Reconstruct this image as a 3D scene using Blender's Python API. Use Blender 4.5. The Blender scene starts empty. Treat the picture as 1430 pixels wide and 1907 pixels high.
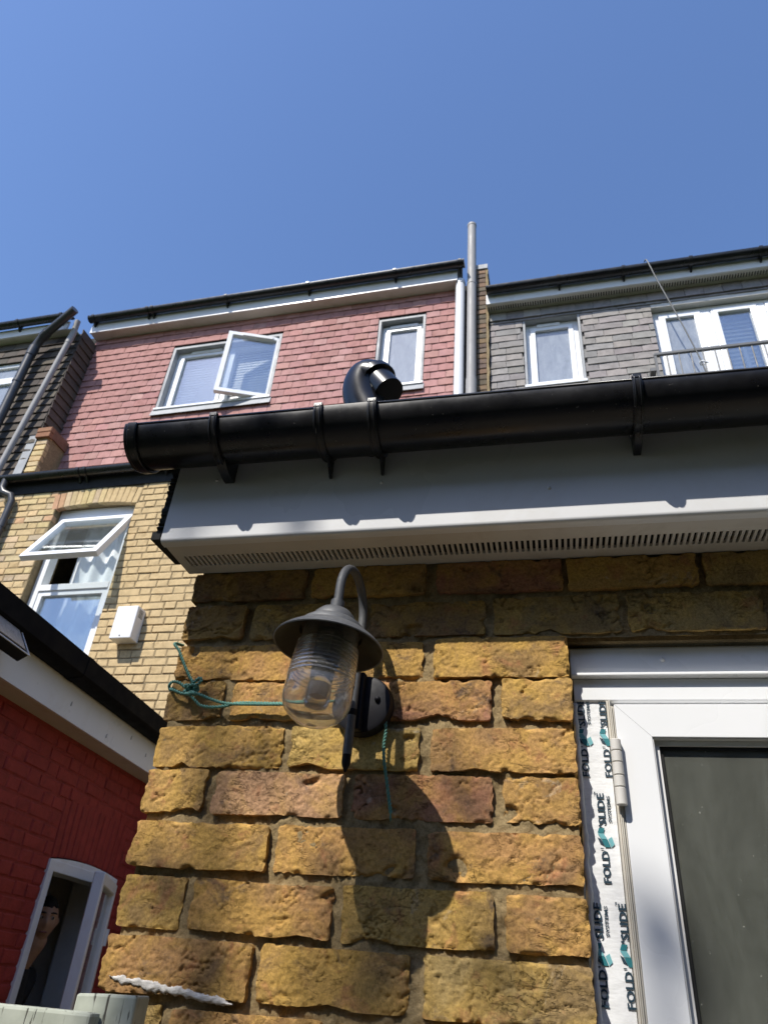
import bpy, bmesh, math, random
from mathutils import Vector, Matrix, noise

S = bpy.context.scene
COL = S.collection
random.seed(7)
V = Vector
R = math.radians

# ---------------------------------------------------------------- camera
CAM = V((0.0, -1.09, 1.65))
yaw, pit, rol = R(-14.399), R(33.606), R(4.811)
fwd = V((math.sin(yaw) * math.cos(pit), math.cos(yaw) * math.cos(pit), math.sin(pit)))
rgt = V((math.cos(yaw), -math.sin(yaw), 0))
upv = rgt.cross(fwd)
r2 = math.cos(rol) * rgt + math.sin(rol) * upv
u2 = -math.sin(rol) * rgt + math.cos(rol) * upv
cd = bpy.data.cameras.new('camera')
cam = bpy.data.objects.new('camera', cd)
COL.objects.link(cam)
cam.matrix_world = Matrix(((r2.x, u2.x, -fwd.x, CAM.x), (r2.y, u2.y, -fwd.y, CAM.y), (r2.z, u2.z, -fwd.z, CAM.z), (0, 0, 0, 1)))
cd.sensor_fit = 'HORIZONTAL'
cd.sensor_width = 36.0
cd.lens = 36.0 * 1350 / 1430
cd.clip_start = 0.02
cd.clip_end = 2000
S.camera = cam
cd.dof.use_dof = True
cd.dof.focus_distance = 1.30
cd.dof.aperture_fstop = 14

# ---------------------------------------------------------------- sky and sun
SUN = V((0.50, 1.0, -1.36)).normalized()          # direction the light travels
W = bpy.data.worlds.new('World')
S.world = W
W.use_nodes = True
wn = W.node_tree
sky = wn.nodes.new('ShaderNodeTexSky')
sky.sky_type = 'NISHITA'
sky.sun_disc = False
sky.sun_elevation = math.asin(-SUN.z)
sky.sun_rotation = math.atan2(-SUN.x, -SUN.y)
sky.altitude = 0
sky.air_density = 1.5
sky.dust_density = 1.0
sky.ozone_density = 10.0
bg = wn.nodes['Background']
bg.inputs['Strength'].default_value = 0.15
tint = wn.nodes.new('ShaderNodeMix'); tint.data_type = 'RGBA'; tint.blend_type = 'MULTIPLY'
tint.inputs[0].default_value = 1.0; tint.inputs[7].default_value = (1.05, .96, 1.0, 1)
wn.links.new(sky.outputs[0], tint.inputs[6]); wn.links.new(tint.outputs[2], bg.inputs[0])
sl = bpy.data.lights.new('sun', 'SUN')
sl.energy = 4.9
sl.angle = R(0.53)
sl.color = (1.0, 0.95, 0.86)
so = bpy.data.objects.new('sun', sl)
COL.objects.link(so)
so.location = (-4, -8, 12)
so.rotation_euler = SUN.to_track_quat('-Z', 'Y').to_euler()
S.view_settings.view_transform = 'Standard'
S.view_settings.look = 'None'
S.view_settings.exposure = 0.30
S.view_settings.gamma = 1.0
S.view_settings.use_curve_mapping = False

# ---------------------------------------------------------------- materials
def nt(m):
    m.use_nodes = True
    return m.node_tree
class N:
    """small node helper"""
    def __init__(s, name):
        s.m = bpy.data.materials.new(name)
        s.t = nt(s.m)
        s.b = s.t.nodes['Principled BSDF']
    def n(s, typ, **kw):
        x = s.t.nodes.new('ShaderNode' + typ)
        for k, v in kw.items():
            if k in x.inputs.keys(): x.inputs[k].default_value = v
            else: setattr(x, k, v)
        return x
    def l(s, a, b): s.t.links.new(a, b)
    def coords(s, rnd=True, scale=(1, 1, 1)):
        tc = s.n('TexCoord'); out = tc.outputs['Object']
        mp = s.n('Mapping'); mp.inputs['Scale'].default_value = scale
        s.l(out, mp.inputs['Vector'])
        if rnd:
            oi = s.n('ObjectInfo'); cx = s.n('CombineXYZ')
            mu = s.n('Math', operation='MULTIPLY'); mu.inputs[1].default_value = 37.0
            s.l(oi.outputs['Random'], mu.inputs[0])
            for i in range(3): s.l(mu.outputs[0], cx.inputs[i])
            s.l(cx.outputs[0], mp.inputs['Location'])
        return mp.outputs[0]
    def noise(s, co, scale, detail=4, rough=.55, dist=0.0):
        x = s.n('TexNoise'); x.inputs['Scale'].default_value = scale; x.inputs['Detail'].default_value = detail
        x.inputs['Roughness'].default_value = rough; x.inputs['Distortion'].default_value = dist
        s.l(co, x.inputs['Vector']); return x.outputs[0]
    def ramp(s, fac, *stops):
        x = s.n('ValToRGB'); e = x.color_ramp.elements
        while len(e) < len(stops): e.new(.5)
        for i, (p, c) in enumerate(stops):
            e[i].position = p
            e[i].color = (c, c, c, 1) if not isinstance(c, tuple) else (*c, 1)
        s.l(fac, x.inputs[0]); return x.outputs[0]
    def mix(s, fac, a, b, mode='MIX'):
        x = s.n('Mix', data_type='RGBA', blend_type=mode)
        for i, v in ((0, fac), (6, a), (7, b)):
            if isinstance(v, (int, float)): x.inputs[i].default_value = v
            elif isinstance(v, tuple): x.inputs[i].default_value = (*v, 1)
            else: s.l(v, x.inputs[i])
        return x.outputs[2]
    def bump(s, h, strength=.5, dist=.002, prev=None):
        x = s.n('Bump'); x.inputs['Strength'].default_value = strength; x.inputs['Distance'].default_value = dist
        s.l(h, x.inputs['Height'])
        if prev is not None: s.l(prev, x.inputs['Normal'])
        return x.outputs[0]
    def fin(s, col=None, rough=None, normal=None, **kw):
        if col is not None:
            if isinstance(col, tuple): s.b.inputs['Base Color'].default_value = (*col, 1)
            else: s.l(col, s.b.inputs['Base Color'])
        if rough is not None:
            if isinstance(rough, (int, float)): s.b.inputs['Roughness'].default_value = rough
            else: s.l(rough, s.b.inputs['Roughness'])
        if normal is not None: s.l(normal, s.b.inputs['Normal'])
        for k, v in kw.items(): s.b.inputs[k.replace('_', ' ')].default_value = v
        return s.m

M = {}
def mat_near_brick():
    k = N('yellow_stock_brick'); co = k.coords(True)
    oc = k.n('ObjectInfo').outputs['Color']
    n1 = k.noise(co, 14, 4, .6, .6); n2 = k.noise(co, 24, 5, .65, .5); n3 = k.noise(co, 240, 6, .85); n4 = k.noise(co, 10, 4, .6, 1.2)
    c = k.mix(k.ramp(n1, (.40, 0.0), (.60, 1.0)), oc, k.mix(.55, oc, (.58, .36, .085), 'MIX'))
    c = k.mix(k.ramp(n4, (.50, 0.0), (.66, .80)), c, k.mix(.7, oc, (.19, .125, .075)))
    c = k.mix(k.ramp(n2, (.56, 0.0), (.68, .60)), c, (.42, .18, .09))
    c = k.mix(k.ramp(k.noise(co, 17, 5, .7, .8), (.58, 0.0), (.70, .75)), c, (.12, .09, .075))
    c = k.mix(k.ramp(k.noise(co, 8, 5, .7, 1.5), (.63, 0.0), (.72, .50)), c, (.60, .55, .46))
    c = k.mix(.6, c, k.ramp(n3, (.36, .30), (.58, 1.15)), 'MULTIPLY')
    def cracks(sc, loc, w):
        mp = k.n('Mapping'); mp.inputs['Location'].default_value = (loc, loc * 2, 0); mp.inputs['Rotation'].default_value = (0, .5 + loc, 0); mp.inputs['Scale'].default_value = (1, 1, 2.4)
        k.l(co, mp.inputs['Vector'])
        n = k.noise(mp.outputs[0], sc, 5, .62, 1.1)
        a = k.n('Math', operation='SUBTRACT'); a.inputs[1].default_value = .5; k.l(n, a.inputs[0])
        b = k.n('Math', operation='ABSOLUTE'); k.l(a.outputs[0], b.inputs[0])
        ln = k.ramp(b.outputs[0], (0.0, 0.0), (w, 1.0))
        return k.mix(k.ramp(k.noise(co, 13, 3, .5, loc), (.56, 0.0), (.66, 1.0)), (1, 1, 1), ln)
    c1 = cracks(17, .3, .012); c2 = cracks(30, 1.7, .016)
    cr = k.mix(1.0, c1, c2, 'MULTIPLY')
    c = k.mix(.6, c, k.mix(.35, cr, (1, 1, 1)), 'MULTIPLY')
    b = k.bump(n3, .7, .0018)
    b = k.bump(k.noise(co, 60, 6, .75, .8), .35, .003, b)
    b = k.bump(cr, .9, .0025, b)
    return k.fin(c, .95, b, Specular_IOR_Level=.1)
def mat_mortar(name, col, col2, sc=60):
    k = N(name); co = k.coords(False)
    n1 = k.noise(co, 14, 5, .7, .5); n3 = k.noise(co, 260 * sc / 60, 5, .8)
    c = k.mix(k.ramp(n1, (.35, 0.0), (.65, 1.0)), col, col2)
    c = k.mix(.65, c, k.ramp(n3, (.32, .35), (.62, 1.15)), 'MULTIPLY')
    b = k.bump(n3, .9, .0022); b = k.bump(k.noise(co, 70 * sc / 60, 5, .65), .5, .003, b)
    return k.fin(c, .95, b, Specular_IOR_Level=.1)
def mat_tinted(name, rough=.8, nscale=30, amt=.35, bs=.3, bd=.002, spec=.25, stain=None):
    k = N(name); co = k.coords(True)
    oc = k.n('ObjectInfo').outputs['Color']
    n1 = k.noise(co, nscale, 5, .6, .3)
    c = k.mix(amt, oc, k.ramp(n1, (.3, .35), (.65, 1.0)), 'MULTIPLY')
    if stain: c = k.mix(k.ramp(k.noise(co, nscale * .4, 4, .6, .8), (.55, 0.0), (.72, .5)), c, stain)
    b = k.bump(k.noise(co, nscale * 4, 5, .65), bs, bd)
    return k.fin(c, rough, b, Specular_IOR_Level=spec)
def mat_plain(name, col, rough, nscale=40, amt=.12, bs=.0, spec=.5, metal=0.0, dirt=None, dscale=3, coat=0):
    k = N(name); co = k.coords(False)
    n1 = k.noise(co, nscale, 4, .6)
    c = k.mix(amt, col, k.ramp(n1, (.3, .3), (.7, 1.0)), 'MULTIPLY')
    if dirt: c = k.mix(k.ramp(k.noise(co, dscale, 6, .7, .5), (.52, 0.0), (.75, .55)), c, dirt)
    nm = k.bump(k.noise(co, nscale * 5, 4, .6), bs, .001) if bs else None
    r = k.ramp(k.noise(co, nscale * .6, 4), (.3, max(0, rough - .08)), (.7, min(1, rough + .1)))
    return k.fin(c, r, nm, Specular_IOR_Level=spec, Metallic=metal, Coat_Weight=coat)
def mat_black_plastic():
    k = N('black_pvc'); co = k.coords(False)
    sp = k.ramp(k.noise(co, 190, 2, .5), (.735, 0.0), (.75, 1.0))
    sp2 = k.ramp(k.noise(co, 8, 4, .7, .6), (.48, 0.0), (.8, .5))
    c = k.mix(sp, (.008, .008, .010), (.16, .15, .14))
    c = k.mix(sp2, c, (.026, .025, .024))
    r = k.ramp(k.noise(co, 14, 5, .7), (.3, .22), (.7, .42))
    return k.fin(c, r, k.bump(k.noise(co, 25, 3), .06, .002), Specular_IOR_Level=.5)
def mat_pane(name, refl=.3, tint=(.85, .9, .9), dust=.05, dustcol=(.5, .52, .5), dscale=20):
    k = N(name); t = k.t
    out = t.nodes['Material Output']
    tr = k.n('BsdfTransparent'); tr.inputs['Color'].default_value = (*tint, 1)
    gl = k.n('BsdfGlossy'); gl.inputs['Roughness'].default_value = .015; gl.inputs['Color'].default_value = (.95, .97, 1, 1)
    lw = k.n('LayerWeight'); lw.inputs['Blend'].default_value = .35
    ad = k.n('Math', operation='MULTIPLY_ADD'); ad.inputs[1].default_value = .7; ad.inputs[2].default_value = refl; ad.use_clamp = True
    k.l(lw.outputs['Fresnel'], ad.inputs[0])
    mx = k.n('MixShader'); k.l(ad.outputs[0], mx.inputs[0]); k.l(tr.outputs[0], mx.inputs[1]); k.l(gl.outputs[0], mx.inputs[2])
    df = k.n('BsdfDiffuse'); df.inputs['Color'].default_value = (*dustcol, 1)
    co = k.coords(False, (1, 1, .35))
    f = k.ramp(k.noise(co, dscale, 7, .75, .4), (.35, dust * .75), (.7, dust * 1.25))
    sp = k.ramp(k.noise(k.coords(False), dscale * 7, 3, .6), (.70, 0.0), (.76, min(1.0, dust * 3)))
    f2 = k.mix(1.0, f, sp, 'ADD')
    m2 = k.n('MixShader'); k.l(f2, m2.inputs[0]); k.l(mx.outputs[0], m2.inputs[1]); k.l(df.outputs[0], m2.inputs[2])
    k.l(m2.outputs[0], out.inputs[0])
    return k.m
def mat_film():
    k = N('protective_film'); co = k.coords(False, (.25, 1, 1))
    n1 = k.noise(co, 330, 2, .5); n2 = k.noise(k.coords(False), 30, 4, .6, .5)
    c = k.mix(.15, (.80, .81, .82), k.ramp(n1, (.3, .4), (.6, 1.0)), 'MULTIPLY')
    b = k.bump(n1, .25, .001); b = k.bump(n2, .3, .003, b)
    return k.fin(c, .35, b)
def mat_glass(name):
    k = N(name); co = k.coords(False)
    k.fin((.98, .98, .97), .015, None, Transmission_Weight=1.0, IOR=1.42)
    df = k.n('BsdfTranslucent'); df.inputs['Color'].default_value = (.80, .78, .72, 1)
    d2 = k.n('BsdfDiffuse'); d2.inputs['Color'].default_value = (.80, .78, .72, 1)
    ad = k.n('MixShader'); ad.inputs[0].default_value = .5; k.l(df.outputs[0], ad.inputs[1]); k.l(d2.outputs[0], ad.inputs[2])
    mx = k.n('MixShader'); k.l(k.ramp(k.noise(co, 22, 5, .7, .6), (.35, .06), (.70, .24)), mx.inputs[0])
    k.l(k.b.outputs[0], mx.inputs[1]); k.l(ad.outputs[0], mx.inputs[2]); k.l(mx.outputs[0], k.t.nodes['Material Output'].inputs[0])
    return k.m
def mat_wood():
    k = N('grey_green_painted_wood'); co = k.coords(True, (1, 1, .08)); co2 = k.coords(True)
    g = k.noise(co, 130, 4, .6, .3)
    crk = k.ramp(g, (.36, 0.0), (.42, 1.0))
    c = k.mix(k.ramp(k.noise(co2, 25, 5), (.35, 0.0), (.65, 1.0)), (.30, .32, .26), (.40, .42, .35))
    c = k.mix(crk, (.05, .045, .035), c)
    return k.fin(c, .85, k.bump(crk, .6, .003))
def mat_leaf():
    k = N('tree_leaf'); co = k.coords(False)
    c = k.mix(k.noise(co, 2, 3), (.05, .10, .02), (.10, .16, .03))
    k.b.inputs['Subsurface Weight'].default_value = 0
    return k.fin(c, .6)

M['nbrick'] = mat_near_brick()
M['nmortar'] = mat_mortar('sandy_mortar', (.39, .29, .15), (.27, .20, .105))
M['fbrick'] = mat_tinted('far_stock_brick', .92, 22, .30, .5, .004, .1, (.30, .20, .10))
M['fmortar'] = mat_mortar('far_mortar', (.36, .28, .16), (.26, .20, .12), 25)
M['rpaint'] = mat_tinted('red_masonry_paint', .7, 18, .45, .6, .005, .25, (.16, .02, .016))
M['rtile'] = mat_tinted('red_clay_tile', .85, 14, .30, .4, .003, .2, (.24, .11, .09))
M['gtile'] = mat_tinted('grey_slate_tile', .8, 14, .40, .4, .003, .25, (.17, .15, .14))
M['dtile'] = mat_tinted('dark_brown_tile', .85, 14, .40, .4, .003, .2)
M['upvc'] = mat_plain('white_upvc', (.80, .81, .82), .30, 6, .05, 0, .5)
M['upvcd'] = mat_plain('white_upvc_dusty', (.76, .76, .75), .38, 6, .05, 0, .5, 0, (.55, .50, .42), 5)
M['fascia'] = mat_plain('white_fascia_board', (.74, .745, .75), .32, 5, .04, .02, .5, 0, (.58, .55, .50), 3)
M['soffit'] = mat_plain('soffit_board', (.66, .63, .58), .5, 8, .08, 0, .4, 0, (.42, .37, .30), 6)
M['black'] = mat_black_plastic()
M['gblack'] = mat_plain('glossy_black_plastic', (.006, .006, .008), .27, 9, .2, 0, .5)
M['dkgrey'] = mat_plain('dark_grey_pipe', (.045, .045, .048), .35, 9, .2, 0, .5)
M['grey'] = mat_plain('grey_pvc_pipe', (.33, .32, .315), .55, 9, .12, 0, .3)
M['wpipe'] = mat_plain('white_pvc_pipe', (.70, .71, .73), .3, 9, .05, 0, .5)
M['lead'] = mat_plain('lead_flashing', (.36, .37, .38), .6, 9, .3, .2, .4)
M['dark'] = mat_plain('dark_void', (.012, .012, .012), .9)
M['mblack'] = mat_plain('matt_black_plastic', (.005, .005, .006), .75, 20, .3, 0, .12)
M['felt'] = mat_plain('bitumen_felt', (.02, .02, .02), .9, 60, .4, .5)
M['lampm'] = mat_plain('dark_grey_cast_metal', (.105, .107, .110), .5, 240, .35, .35, .5)
M['lampb'] = mat_plain('black_lamp_metal', (.010, .010, .014), .55, 60, .2, .03, .2)
M['lining'] = mat_plain('dark_hood_lining', (.022, .020, .018), .6, 60, .5, .2, .3)  # inside of the hood, coloured much darker than its outside
M['jar'] = mat_glass('clear_jar_glass')
M['bulb'] = mat_glass('bulb_glass')
M['pink'] = mat_plain('bulb_base', (.45, .33, .27), .6)
M['sticker'] = mat_plain('printed_sticker', (.20, .20, .185), .5, 260, .85)
M['film'] = mat_film()
M['ink'] = mat_plain('dark_navy_ink', (.018, .045, .070), .5)
M['teal'] = mat_plain('teal_ink', (.02, .17, .20), .5)
M['teal2'] = mat_plain('pale_teal_ink', (.16, .42, .46), .5)
M['cream'] = mat_plain('cream_gasket', (.62, .58, .50), .5, 30, .2)
M['hinge'] = mat_plain('hinge_plastic', (.62, .60, .56), .4, 30, .1)
M['seal'] = mat_plain('white_silicone', (.72, .71, .69), .45, 60, .15, .2)
M['twine'] = mat_plain('green_twine', (.15, .36, .29), .75, 300, .5, .4)
M['wood'] = mat_wood()
M['plaster'] = mat_plain('white_plaster', (.68, .65, .60), .95, 120, .6, .9, .2)
M['pane'] = mat_pane('window_glass', .10, (.94, .97, .96), dust=.03)
M['panef'] = mat_pane('frosted_window_glass', .14, (.5, .52, .54), dust=.42, dustcol=(.55, .60, .66), dscale=12)
M['dpane'] = mat_pane('dusty_door_glass', .0, (.55, .60, .55), dust=.26, dustcol=(.30, .31, .27), dscale=16)
M['blind'] = mat_plain('white_blind', (.78, .78, .76), .6)
M['curtain'] = mat_plain('white_net_curtain', (.75, .79, .82), .8)
M['dblind'] = mat_plain('grey_roller_blind', (.14, .15, .13), .9, 90, .2)
M['room'] = mat_plain('painted_room', (.46, .46, .48), .9)
M['rail'] = mat_plain('grey_painted_steel', (.12, .12, .12), .5)
M['cable'] = mat_plain('grey_cable', (.16, .16, .15), .5)
M['skin'] = mat_plain('skin', (.46, .26, .17), .55, 30, .15)
M['hair'] = mat_plain('black_hair', (.010, .008, .007), .8, 200, .4, .5)
M['shirt'] = mat_plain('dark_shirt', (.03, .03, .035), .9)
M['eye'] = mat_plain('eye_white', (.40, .36, .33), .3)
M['iris'] = mat_plain('dark_iris', (.02, .012, .008), .2)
M['lip'] = mat_plain('lip', (.25, .09, .07), .5)
M['patio'] = mat_mortar('patio_concrete', (.22, .19, .15), (.15, .13, .10), 6)
M['leaf'] = mat_leaf()
M['hedge'] = mat_plain('hedge_leaf', (.035, .055, .018), .8, 8, .5)
M['lawn'] = mat_mortar('lawn', (.045, .07, .02), (.07, .09, .03), 6)
M['bark'] = mat_plain('bark', (.09, .065, .045), .9, 20, .5, .6)
M['lens'] = mat_plain('floodlight_lens', (.42, .38, .34), .25)

# ---------------------------------------------------------------- mesh builder
class MB:
    def __init__(s): s.v = []; s.f = []
    def add(s, vs, fs):
        o = len(s.v); s.v += [tuple(p) for p in vs]; s.f += [tuple(i + o for i in f) for f in fs]; return s
    def box(s, x0, x1, y0, y1, z0, z1):
        return s.add([(x0, y0, z0), (x1, y0, z0), (x1, y1, z0), (x0, y1, z0), (x0, y0, z1), (x1, y0, z1), (x1, y1, z1), (x0, y1, z1)],
                     [(0, 3, 2, 1), (4, 5, 6, 7), (0, 1, 5, 4), (1, 2, 6, 5), (2, 3, 7, 6), (3, 0, 4, 7)])
    def prism(s, poly, axis, a, b):
        """poly of 2D points; extruded along axis ('x': poly is (y,z); 'y': (x,z); 'z': (x,y)) from a to b"""
        def P(p, t): return {'x': (t, p[0], p[1]), 'y': (p[0], t, p[1]), 'z': (p[0], p[1], t)}[axis]
        n = len(poly)
        return s.add([P(p, a) for p in poly] + [P(p, b) for p in poly],
                     [tuple(range(n))[::-1], tuple(range(n, 2 * n))] + [(i, (i + 1) % n, (i + 1) % n + n, i + n) for i in range(n)])
    def tube(s, pts, r, seg=12, cap=True):
        pts = [V(p) for p in pts]; rs = r if isinstance(r, (list, tuple)) else [r] * len(pts)
        o = len(s.v); up = None
        for i, p in enumerate(pts):
            d = (pts[min(i + 1, len(pts) - 1)] - pts[max(i - 1, 0)]).normalized()
            if up is None:
                up = d.orthogonal().normalized()
            up = (up - d * up.dot(d)).normalized(); q = d.cross(up)
            for k in range(seg):
                a = 2 * math.pi * k / seg
                s.v.append(tuple(p + rs[i] * (math.cos(a) * up + math.sin(a) * q)))
        for i in range(len(pts) - 1):
            for k in range(seg):
                a, b = o + i * seg + k, o + i * seg + (k + 1) % seg
                s.f.append((a, b, b + seg, a + seg))
        if cap:
            s.f.append(tuple(range(o, o + seg))[::-1]); e = o + (len(pts) - 1) * seg; s.f.append(tuple(range(e, e + seg)))
        return s
    def lathe(s, prof, c=(0, 0, 0), seg=40, axis='z'):
        o = len(s.v); n = len(prof)
        for k in range(seg):
            a = 2 * math.pi * k / seg
            for r, h in prof:
                p = (r * math.cos(a), r * math.sin(a), h)
                if axis == 'y': p = (r * math.cos(a), h, r * math.sin(a))
                if axis == 'x': p = (h, r * math.cos(a), r * math.sin(a))
                s.v.append((p[0] + c[0], p[1] + c[1], p[2] + c[2]))
        for k in range(seg):
            for i in range(n - 1):
                a, b = o + k * n + i, o + ((k + 1) % seg) * n + i
                s.f.append((a, b, b + 1, a + 1))
        return s
    def ring(s, u0, u1, z0, z1, t, w0, w1, tb=None, tt=None):
        """picture-frame ring in the x-z plane"""
        tb = t if tb is None else tb; tt = t if tt is None else tt
        A = [(u0, z0), (u1, z0), (u1, z1), (u0, z1)]; B = [(u0 + t, z0 + tb), (u1 - t, z0 + tb), (u1 - t, z1 - tt), (u0 + t, z1 - tt)]
        vs = [(a, w, b) for w in (w0, w1) for L in (A, B) for a, b in L]
        fs = []
        for i in range(4):
            j = (i + 1) % 4
            fs += [(i, j, 4 + j, 4 + i), (8 + i, 12 + i, 12 + j, 8 + j), (i, 8 + i, 8 + j, j), (4 + i, 4 + j, 12 + j, 12 + i)]
        return s.add(vs, fs)
    def wallholes(s, u0, u1, z0, z1, holes, w0, w1):
        us = sorted(set([u0, u1] + [h[0] for h in holes] + [h[1] for h in holes])); zs = sorted(set([z0, z1] + [h[2] for h in holes] + [h[3] for h in holes]))
        for a, b in zip(us, us[1:]):
            for c, d in zip(zs, zs[1:]):
                m = ((a + b) / 2, (c + d) / 2)
                if any(h[0] < m[0] < h[1] and h[2] < m[1] < h[3] for h in holes): continue
                s.add([(a, w0, c), (b, w0, c), (b, w0, d), (a, w0, d)], [(0, 1, 2, 3)])
                s.add([(a, w1, c), (b, w1, c), (b, w1, d), (a, w1, d)], [(3, 2, 1, 0)])
        for (a, b, c, d) in list(holes):
            s.add([(a, w0, c), (b, w0, c), (b, w0, d), (a, w0, d), (a, w1, c), (b, w1, c), (b, w1, d), (a, w1, d)],
                  [(0, 1, 5, 4), (1, 2, 6, 5), (2, 3, 7, 6), (3, 0, 4, 7)])
        s.add([(u0, w0, z0), (u1, w0, z0), (u1, w0, z1), (u0, w0, z1), (u0, w1, z0), (u1, w1, z0), (u1, w1, z1), (u0, w1, z1)],
              [(0, 4, 5, 1), (1, 5, 6, 2), (2, 6, 7, 3), (3, 7, 4, 0)])
        return s
    def mesh(s, name, mat, smooth=False, off=(0, 0, 0)):
        me = bpy.data.meshes.new(name)
        ox, oy, oz = off
        me.from_pydata([(x - ox, y - oy, z - oz) for x, y, z in s.v], [], s.f)
        me.materials.append(mat)
        if smooth:
            me.polygons.foreach_set('use_smooth', [True] * len(me.polygons))
        me.update()
        return me

def fixn(me):
    bm = bmesh.new(); bm.from_mesh(me); bmesh.ops.recalc_face_normals(bm, faces=bm.faces); bm.to_mesh(me); bm.free(); return me

class Thing:
    def __init__(s, name, label, cat, org=(0, 0, 0), frame=None, group=None):
        s.org = V(org); s.frame = frame or Matrix.Identity(4)
        s.o = bpy.data.objects.new(name, None); COL.objects.link(s.o)
        s.o.empty_display_size = .1
        s.o.matrix_world = s.frame @ Matrix.Translation(s.org)
        s.o['label'] = label; s.o['category'] = cat
        if group: s.o['group'] = group
    def part(s, name, mb, mat, parent=None, smooth=False, bevel=0, label=None, seg=2, fix=True, autos=None):
        me = mb.mesh(name, mat, smooth, s.org)
        if fix: fixn(me)
        o = bpy.data.objects.new(name, me); COL.objects.link(o); o.parent = parent or s.o
        if bevel:
            m = o.modifiers.new('bevel', 'BEVEL'); m.width = bevel; m.segments = seg; m.limit_method = 'ANGLE'; m.angle_limit = R(35)
        if autos: smooth_by_angle(me, autos)
        if label: o['label'] = label
        return o
    def inst(s, name, me, mtx, parent=None, color=None):
        o = bpy.data.objects.new(name, me); COL.objects.link(o); o.parent = parent or s.o
        o.matrix_local = Matrix.Translation(-s.org) @ mtx
        if color: o.color = (*color, 1)
        return o
def smooth_by_angle(me, ang):
    bm = bmesh.new(); bm.from_mesh(me)
    for f in bm.faces: f.smooth = True
    for e in bm.edges:
        if len(e.link_faces) == 2 and e.calc_face_angle(0) > R(ang): e.smooth = False
    bm.to_mesh(me); bm.free()
def solo(name, mb, mat, label, cat, org, frame=None, group=None, smooth=False, bevel=0, autos=None, kind=None):
    me = fixn(mb.mesh(name, mat, smooth, org))
    o = bpy.data.objects.new(name, me); COL.objects.link(o)
    o.matrix_world = (frame or Matrix.Identity(4)) @ Matrix.Translation(V(org))
    if bevel:
        m = o.modifiers.new('bevel', 'BEVEL'); m.width = bevel; m.segments = 2; m.limit_method = 'ANGLE'; m.angle_limit = R(35)
    if autos: smooth_by_angle(me, autos)
    if kind: o['kind'] = kind
    else: o['label'] = label; o['category'] = cat
    if group: o['group'] = group
    return o
def T3(x, y, z): return Matrix.Translation((x, y, z))
def Rz(a): return Matrix.Rotation(a, 4, 'Z')
def Ry(a): return Matrix.Rotation(a, 4, 'Y')
def Rx(a): return Matrix.Rotation(a, 4, 'X')
def jit(c, a=.12):
    k = 1 + random.uniform(-a, a)
    return tuple(max(0, x * k * (1 + random.uniform(-a * .35, a * .35))) for x in c)
def arc(cx, cz, r, a0, a1, n):
    return [(cx + r * math.cos(R(a0 + (a1 - a0) * i / n)), cz + r * math.sin(R(a0 + (a1 - a0) * i / n))) for i in range(n + 1)]
def in_view(P):
    """does a point of the far houses show past the near eaves and inside the frame"""
    d = P - CAM; z = d.dot(fwd)
    if z <= 0: return False
    x = d.dot(r2) / z * 1350 + 715; y = 953.5 - d.dot(u2) / z * 1350
    if not (-25 < x < 1455 and -25 < y < 1930): return False
    t = (-.22 - CAM.y) / d.y; xg = d.x * t
    return xg < -.70 or d.z * t > .79

# ---------------------------------------------------------------- ground
g = MB().add([(-400, -400, 0), (400, -400, 0), (400, 400, 0), (-400, 400, 0)], [(0, 1, 2, 3)])
solo('ground', g, M['lawn'], '', '', (0, 0, 0), kind='structure')
solo('patio', MB().box(-2.4, 2.6, -3.2, .02, -.02, .012), M['patio'], '', '', (0, 0, 0), kind='structure')

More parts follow.
